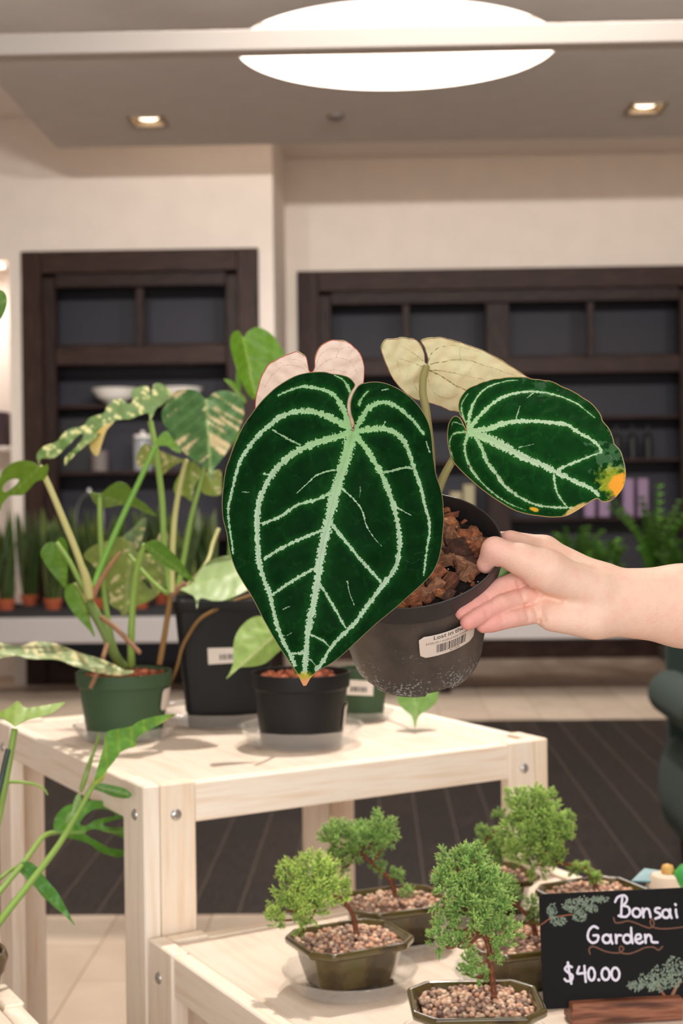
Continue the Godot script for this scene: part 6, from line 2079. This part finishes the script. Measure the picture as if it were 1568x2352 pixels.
	var veins2 := [
		V.call(k2, [[570, 660], [680, 700], [790, 755], [900, 815], [1000, 855], [1100, 905], [1200, 955], [1300, 1000], [1350, 1045]], 44, 16),
		V.call(k2, [[575, 655], [680, 640], [770, 605], [850, 590], [950, 585], [1050, 590], [1140, 600], [1210, 645], [1290, 690], [1340, 740], [1350, 775]], 30, 14),
		V.call(k2, [[570, 640], [620, 570], [680, 500], [740, 445], [820, 405], [910, 385], [1000, 385], [1090, 405], [1160, 435], [1210, 465], [1300, 540]], 24, 5),
		V.call(k2, [[560, 630], [570, 550], [590, 470], [640, 390], [700, 350], [760, 325], [830, 310]], 20, 5), V.call(k2, [[543, 600], [515, 520], [515, 470], [545, 410]], 12, 6, 0.9),
		V.call(k2, [[595, 675], [640, 750], [670, 830], [720, 900], [780, 980], [860, 1040], [950, 1085], [1050, 1105], [1150, 1110], [1200, 1115]], 20, 10),
		V.call(k2, [[560, 670], [540, 740], [550, 820], [590, 900], [650, 970], [720, 1030], [800, 1080], [900, 1120]], 17, 4),
		V.call(k2, [[550, 660], [480, 665], [450, 700], [450, 760], [470, 820]], 13, 4), V.call(k2, [[540, 620], [500, 605], [465, 595], [455, 640]], 9, 4, 0.8),
		V.call(k2, [[1100, 885], [1200, 840], [1290, 800], [1345, 775]], 14, 11), V.call(k2, [[1075, 890], [1085, 990], [1110, 1050], [1155, 1110]], 15, 10), V.call(k2, [[840, 590], [850, 530], [860, 490]], 10, 4, 0.9), V.call(k2, [[865, 752], [910, 742], [955, 730]], 8, 3, 0.8), V.call(k2, [[895, 430], [915, 410], [925, 392]], 5, 9, 0.8), V.call(k2, [[1330, 1010], [1360, 990], [1390, 965]], 6, 4, 0.7),
		V.call(k2, [[1365, 720], [1385, 705], [1405, 715], [1420, 735], [1410, 760], [1430, 775]], 4, 2, 0.4), V.call(k2, [[1375, 775], [1395, 790], [1415, 800], [1405, 830], [1425, 850]], 4, 2, 0.45), V.call(k2, [[1430, 790], [1445, 815], [1440, 850], [1460, 870]], 4, 2, 0.4), V.call(k2, [[930, 300], [945, 320], [935, 345]], 4, 2, 0.25), V.call(k2, [[965, 305], [955, 330], [970, 350]], 4, 2, 0.22),
	]
	var b_a := Vector2(1076, 992)
	var b_b := Vector2(1400, 1150)
	var dir2 := (b_b - b_a).normalized()
	var bend2 := func(q: Vector2) -> float:
		var off := q.cross(dir2)
		var t := q.dot(dir2) / 360.0
		var d := 0.021 * pow(absf(off) / 150.0, 2.0) + 0.006 * pow(maxf(0.0, -t) / 0.15, 2.0)
		return d + 0.003 * wobble.get_noise_2d(q.x * 0.03, q.y * 0.03) * smoothstep(60.0, 140.0, absf(off))
	big_leaf(o, second, veins2, 1.6, {"seed": 23, "deep": rgb(14, 50, 20), "mid": rgb(22, 72, 28), "near": rgb(46, 120, 46), "pale": rgb(200, 222, 192), "core": rgb(170, 212, 150), "margin": rgb(168, 142, 96), "heart": b_a, "core_reach": 120.0, "d": 1.195, "slope": dir2 * (-0.045 / 360.0), "bend": bend2, "under": M.under_tan, "label": "dark leaf with a yellowing tip, above the hand", "rough": 0.42, "halo": 0.8, "rim": 1.8,
		"marks": [[Vector2(1408, 1108), 46.0, rgb(170, 178, 52), 0.5, 0.8, 1.1, 0.8], [Vector2(1418, 1112), 34.0, rgb(236, 162, 58), 0.45, 1.0, 1.9, 0.6], [Vector2(1410, 1147), 11.0, rgb(120, 92, 76), 0.3, 1.0, 0.6, 0.6], [Vector2(1223, 1167), 14.0, rgb(232, 176, 60), 0.2, 1.0, 0.25, 0.4], [Vector2(1322, 1168), 34.0, rgb(228, 190, 120), 0.3, 0.9, -0.5, 0.22], [Vector2(1400, 1040), 40.0, rgb(150, 176, 150), 2.2, 0.3, 0.5, 0.8], [Vector2(1222, 872), 26.0, rgb(120, 160, 128), 2.2, 0.25, 0.5, 0.6]]})
	# pale leaf seen from behind
	var third := cv.call(k2, [[305, 243], [300, 195], [282, 145], [252, 107], [200, 92], [110, 87], [55, 95], [28, 125], [30, 155], [60, 240], [110, 340], [180, 420], [250, 465], [320, 480], [400, 508], [490, 530], [600, 520], [720, 480], [840, 400], [905, 330], [935, 295], [890, 282], [780, 220], [680, 170], [560, 130], [450, 100], [370, 90], [295, 97], [275, 112], [298, 152], [318, 212], [318, 248]])
	var veins3 := [V.call(k2, [[320, 280], [420, 335], [520, 390], [640, 420], [780, 400], [900, 310]], 8, 3), V.call(k2, [[320, 255], [420, 230], [520, 218], [620, 232], [740, 260], [850, 290]], 6, 2), V.call(k2, [[318, 240], [345, 180], [400, 145], [480, 138], [560, 150], [640, 170]], 5, 2), V.call(k2, [[325, 285], [420, 290], [540, 310], [640, 320]], 5, 2), V.call(k2, [[305, 275], [210, 235], [140, 210], [130, 225], [150, 300]], 5, 2), V.call(k2, [[300, 240], [240, 190], [180, 150], [150, 140]], 5, 2), V.call(k2, [[315, 300], [330, 380], [370, 430], [440, 450], [500, 420]], 4, 2), V.call(k2, [[300, 290], [240, 340], [250, 400], [280, 440]], 3, 2), V.call(k2, [[510, 140], [505, 180], [512, 215]], 3, 2), V.call(k2, [[600, 235], [570, 260], [555, 290]], 3, 2)]
	var bend3 := func(q: Vector2) -> float:
		return -0.006 * pow(q.x / 130.0, 2.0) + 0.003 * wobble.get_noise_2d(q.x * 0.03, q.y * 0.03)
	big_leaf(o, third, veins3, 1.5, {"seed": 35, "deep": rgb(242, 228, 182), "mid": rgb(232, 236, 194), "near": rgb(216, 214, 158), "pale": rgb(140, 128, 74), "core": rgb(140, 132, 76), "margin": rgb(150, 88, 76), "heart": Vector2(979, 842), "d": 1.3, "slope": Vector2(0.00012, 0.00025), "bend": bend3, "under": M.under_green, "label": "pale tan leaf turned away, showing its back", "rough": 0.5, "halo": 0.3, "net": 0.0, "relief": 0.2, "rim": 1.3, "backlit": 0.25})
	# pink young leaf behind the front one
	var fourth := cv.call(k1, [[600, 345], [592, 300], [580, 258], [552, 235], [515, 232], [450, 260], [370, 310], [320, 380], [290, 470], [272, 570], [285, 700], [380, 830], [520, 900], [600, 960], [680, 890], [800, 800], [890, 650], [920, 500], [932, 380], [925, 310], [890, 240], [830, 185], [760, 165], [700, 175], [655, 212], [634, 265], [632, 320], [618, 350]])
	var veins4 := [V.call(k1, [[612, 370], [540, 320], [450, 320], [380, 380], [330, 470]], 4, 2), V.call(k1, [[605, 365], [560, 290], [480, 275]], 3, 2), V.call(k1, [[620, 365], [680, 300], [760, 270], [840, 300], [890, 380]], 4, 2), V.call(k1, [[625, 360], [660, 260], [720, 215], [790, 220]], 3, 2), V.call(k1, [[630, 370], [740, 340], [850, 380]], 3, 2), V.call(k1, [[760, 270], [790, 220], [850, 215]], 2, 2), V.call(k1, [[450, 320], [420, 300], [400, 310]], 2, 2), V.call(k1, [[840, 300], [880, 280], [900, 270]], 2, 2)]
	var bend4 := func(q: Vector2) -> float:
		return 0.012 * pow(q.x / 120.0, 2.0) + 0.003 * wobble.get_noise_2d(q.x * 0.03, q.y * 0.03)
	big_leaf(o, fourth, veins4, 1.4, {"seed": 47, "deep": rgb(255, 232, 218), "mid": rgb(252, 234, 216), "near": rgb(246, 220, 202), "pale": rgb(186, 138, 112), "core": rgb(190, 146, 116), "margin": rgb(200, 92, 84), "heart": Vector2(715, 860), "d": 1.24, "slope": Vector2(0.0, 0.00018), "bend": bend4, "under": M.under_green, "label": "young pink leaf turned away behind the largest leaf", "rough": 0.5, "halo": 0.2, "net": 0.0, "relief": 0.15, "rim": 1.5, "backlit": 0.255})

# ---- the hand and forearm: tapered bones joined by a smooth minimum, meshed as surface nets ----
func hand() -> void:
	var cell := 0.0014
	var J := func(px: float, py: float, d: float) -> Vector3: return at(px, py, d)
	# [from, to, radius, radius, blend, tint]
	var warm := lin(246, 206, 184)
	var pink := lin(236, 174, 162)
	var palm := lin(248, 214, 192)
	var bones := []
	var arm0: Vector3 = J.call(2450, 1398, 1.29)
	var arm1: Vector3 = J.call(1568, 1392, 1.225)
	var wrist: Vector3 = J.call(1388, 1382, 1.212)
	var lift := cam_at.basis.y
	for s in [-1.0, 1.0]:
		bones.append([arm0 + lift * 0.006 * s, arm1 + lift * 0.0055 * s, 0.037, 0.0285, 0.012, warm])
		bones.append([arm1 + lift * 0.0055 * s, wrist + lift * 0.0085 * s, 0.0285, 0.0205, 0.014, warm])
	# palm rays
	var mc := [[[1372, 1338, 1.214], [1250, 1265, 1.224], 0.017, 0.0122], [[1372, 1362, 1.214], [1232, 1320, 1.218], 0.0175, 0.0112], [[1372, 1395, 1.212], [1230, 1363, 1.212], 0.0175, 0.0108], [[1365, 1415, 1.208], [1240, 1405, 1.205], 0.017, 0.0102]]
	for m in mc:
		bones.append([J.call(m[0][0], m[0][1], m[0][2]), J.call(m[1][0], m[1][1], m[1][2]), m[2], m[3], 0.014, palm])
	# heel of the thumb and of the little finger
	bones.append([J.call(1356, 1352, 1.2), J.call(1256, 1314, 1.187), 0.0175, 0.0172, 0.009, palm])
	bones.append([J.call(1352, 1423, 1.2), J.call(1268, 1418, 1.196), 0.0155, 0.0122, 0.008, palm])
	# thumb, hooked over the rim
	bones.append([J.call(1252, 1308, 1.188), J.call(1196, 1285, 1.184), 0.0155, 0.0125, 0.012, warm])
	bones.append([J.call(1200, 1286, 1.184), J.call(1136, 1264, 1.188), 0.0125, 0.0112, 0.006, warm])
	bones.append([J.call(1136, 1264, 1.188), J.call(1116, 1296, 1.194), 0.0108, 0.0082, 0.004, pink])
	# index finger along the outside of the pot
	bones.append([J.call(1250, 1263, 1.222), J.call(1172, 1245, 1.24), 0.0122, 0.0098, 0.006, warm])
	bones.append([J.call(1172, 1245, 1.24), J.call(1132, 1243, 1.266), 0.0096, 0.0088, 0.003, pink])
	bones.append([J.call(1132, 1243, 1.266), J.call(1104, 1248, 1.286), 0.0087, 0.0075, 0.003, pink])
	# middle, ring and little finger in front of the pot
	for f in [
		[[1234, 1320, 1.218], [1150, 1347, 1.197], [1090, 1388, 1.18], [1062, 1407, 1.173], 0.0098, 0.0079, 0.0077, 0.0066],
		[[1232, 1363, 1.21], [1150, 1387, 1.183], [1097, 1417, 1.17], [1075, 1429, 1.166], 0.0098, 0.0079, 0.0078, 0.0069],
		[[1242, 1406, 1.203], [1174, 1421, 1.183], [1130, 1432, 1.176], [1111, 1436, 1.174], 0.0092, 0.0078, 0.0076, 0.0068]]:
		for k in 3:
			bones.append([J.call(f[k][0], f[k][1], f[k][2]), J.call(f[k + 1][0], f[k + 1][1], f[k + 1][2]), f[4 + k], f[5 + k], 0.0006 if k else 0.0014, [palm.lerp(pink, 0.5), pink, pink.lerp(lin(226, 142, 134), 0.5)][k]])
	var lo := Vector3.INF
	var hi := -Vector3.INF
	for b in bones:
		for e in 2:
			lo = lo.min((b[e] as Vector3) - Vector3.ONE * (maxf(b[2], b[3]) + 0.006))
			hi = hi.max((b[e] as Vector3) + Vector3.ONE * (maxf(b[2], b[3]) + 0.006))
	var nx := ceili((hi.x - lo.x) / cell) + 1
	var ny := ceili((hi.y - lo.y) / cell) + 1
	var nz := ceili((hi.z - lo.z) / cell) + 1
	var field := PackedFloat32Array()
	field.resize(nx * ny * nz)
	field.fill(0.05)
	for b in bones:
		var a: Vector3 = b[0]
		var ab: Vector3 = b[1] - b[0]
		var ll := maxf(1e-9, ab.length_squared())
		var r0: float = b[2]
		var r1: float = b[3]
		var kk: float = b[4]
		var pad := maxf(r0, r1) + kk + 2.5 * cell
		var q0 := ((a.min(b[1]) - Vector3.ONE * pad - lo) / cell).floor().max(Vector3.ZERO)
		var q1 := ((a.max(b[1]) + Vector3.ONE * pad - lo) / cell).ceil().min(Vector3(nx - 1, ny - 1, nz - 1))
		for z in range(int(q0.z), int(q1.z) + 1):
			for y in range(int(q0.y), int(q1.y) + 1):
				var i := (z * ny + y) * nx + int(q0.x)
				var p := Vector3(lo.x + q0.x * cell, lo.y + y * cell, lo.z + z * cell) - a
				for x in range(int(q0.x), int(q1.x) + 1):
					var t := clampf(p.dot(ab) / ll, 0.0, 1.0)
					var d := (p - ab * t).length() - lerpf(r0, r1, t)
					var f := field[i]
					var hh := maxf(kk - absf(f - d), 0.0) / kk
					field[i] = minf(f, d) - hh * hh * kk * 0.25
					i += 1
					p.x += cell
	# creases where fingers and wrist bend: shallow grooves cut into the skin
	for g in [[[1186, 1330], [1204, 1382], 1.194, 0.0018, 0.0018], [[1204, 1382], [1216, 1430], 1.188, 0.0017, 0.0018], [[1118, 1364], [1130, 1386], 1.176, 0.0009, 0.0018], [[1112, 1394], [1122, 1414], 1.168, 0.0009, 0.0018], [[1150, 1410], [1155, 1430], 1.176, 0.0009, 0.0018], [[1224, 1346], [1250, 1372], 1.186, 0.0016, 0.0022], [[1250, 1372], [1296, 1384], 1.186, 0.0012, 0.0022], [[1226, 1392], [1240, 1434], 1.19, 0.0018, 0.0018], [[1236, 1390], [1256, 1436], 1.188, 0.001, 0.002], [[1352, 1335], [1358, 1440], 1.19, 0.0007, 0.003]]:
		var a: Vector3 = J.call(g[0][0], g[0][1], g[2])
		var ab: Vector3 = (J.call(g[1][0], g[1][1], g[2]) as Vector3) - a
		var q0 := ((a.min(a + ab) - Vector3.ONE * 0.016 - lo) / cell).floor().max(Vector3.ZERO)
		var q1 := ((a.max(a + ab) + Vector3.ONE * 0.016 - lo) / cell).ceil().min(Vector3(nx - 1, ny - 1, nz - 1))
		for z in range(int(q0.z), int(q1.z) + 1):
			for y in range(int(q0.y), int(q1.y) + 1):
				for x in range(int(q0.x), int(q1.x) + 1):
					var p := lo + Vector3(x, y, z) * cell - a
					var t := clampf(p.dot(ab) / ab.length_squared(), 0.0, 1.0)
					var side := p - ab * t
					var flat := side - toward_eye(a) * side.dot(toward_eye(a))
					if absf(side.dot(toward_eye(a))) < 0.014:
						field[(z * ny + y) * nx + x] += g[3] * exp(-flat.length_squared() / (g[4] * g[4])) * smoothstep(0.0, 0.15, t) * smoothstep(1.0, 0.85, t)
	var s := Shape.new()
	var at_cell := PackedInt32Array()
	at_cell.resize(nx * ny * nz)
	at_cell.fill(-1)
	var steps := [0, 1, nx, nx + 1, nx * ny, nx * ny + 1, nx * ny + nx, nx * ny + nx + 1]
	var edges := [[0, 1], [2, 3], [4, 5], [6, 7], [0, 2], [1, 3], [4, 6], [5, 7], [0, 4], [1, 5], [2, 6], [3, 7]]
	for z in nz - 1:
		for y in ny - 1:
			for x in nx - 1:
				var i := (z * ny + y) * nx + x
				var inside := 0
				if field[i] > 0.012:
					continue
				for e in 8:
					if field[i + steps[e]] < 0.0:
						inside += 1
				if inside == 0 or inside == 8:
					continue
				var sum := Vector3.ZERO
				var n := 0
				for e in edges:
					var f0 := field[i + steps[e[0]]]
					var f1 := field[i + steps[e[1]]]
					if (f0 < 0.0) != (f1 < 0.0):
						var t := f0 / (f0 - f1)
						var p0 := Vector3(e[0] & 1, (e[0] >> 1) & 1, e[0] >> 2)
						var p1 := Vector3(e[1] & 1, (e[1] >> 1) & 1, e[1] >> 2)
						sum += p0.lerp(p1, t)
						n += 1
				var where := lo + (Vector3(x, y, z) + sum / n) * cell
				# colour of the nearest bones, mottled
				var col := Color(0, 0, 0)
				var total := 0.0
				for b in bones:
					var ab: Vector3 = b[1] - b[0]
					var t := clampf((where - (b[0] as Vector3)).dot(ab) / maxf(1e-9, ab.length_squared()), 0.0, 1.0)
					var d := (where - (b[0] as Vector3) - ab * t).length() - lerpf(b[2], b[3], t)
					var wgt := 1.0 / (0.00002 + d * d)
					col += (b[5] as Color) * wgt
					total += wgt
				col = col / total
				var blotch := wobble.get_noise_3dv(where * 55.0)
				var fine := wobble.get_noise_3dv(where * 260.0)
				col = col * (1.0 + 0.06 * blotch + 0.04 * fine)
				col = col.lerp(lin(230, 150, 138), clampf(blotch * 0.5, 0.0, 0.22))
				col.a = 1.0
				s.tint = col
				at_cell[i] = s.add(where)
	var origin: Vector3 = wrist
	for k in s.v.size():
		s.v[k] -= origin
	for z in range(1, nz - 1):
		for y in range(1, ny - 1):
			for x in range(1, nx - 1):
				var i := (z * ny + y) * nx + x
				if absf(field[i]) > 0.012:
					continue
				var f0 := field[i] < 0.0
				for axis in 3:
					var st: int = [1, nx, nx * ny][axis]
					if f0 == (field[i + st] < 0.0):
						continue
					var u: int = [nx, nx * ny, 1][axis]
					var v: int = [nx * ny, 1, nx][axis]
					var a := at_cell[i]
					var b := at_cell[i - u]
					var c := at_cell[i - u - v]
					var d := at_cell[i - v]
					if a < 0 or b < 0 or c < 0 or d < 0:
						continue
					if f0:
						s.quad(a, b, c, d)
					else:
						s.quad(a, d, c, b)
	var skin := mat("skin", Color.WHITE, 0.5, {"vertex_color_use_as_albedo": true, "metallic_specular": 0.4, "heightmap_enabled": true, "heightmap_scale": 0.025, "uv1_triplanar": true, "uv1_scale": Vector3(26, 34, 26)})
	skin.heightmap_texture = grain(131, 0.06, [[0.0, Color.BLACK], [1.0, Color.WHITE]], 256, 5)
	solo("person", "bare forearm and hand gripping the rim of the tilted pot", "person", s.mesh(), M.skin, origin)

func toward_eye(p: Vector3) -> Vector3:
	return (EYE - p).normalized()
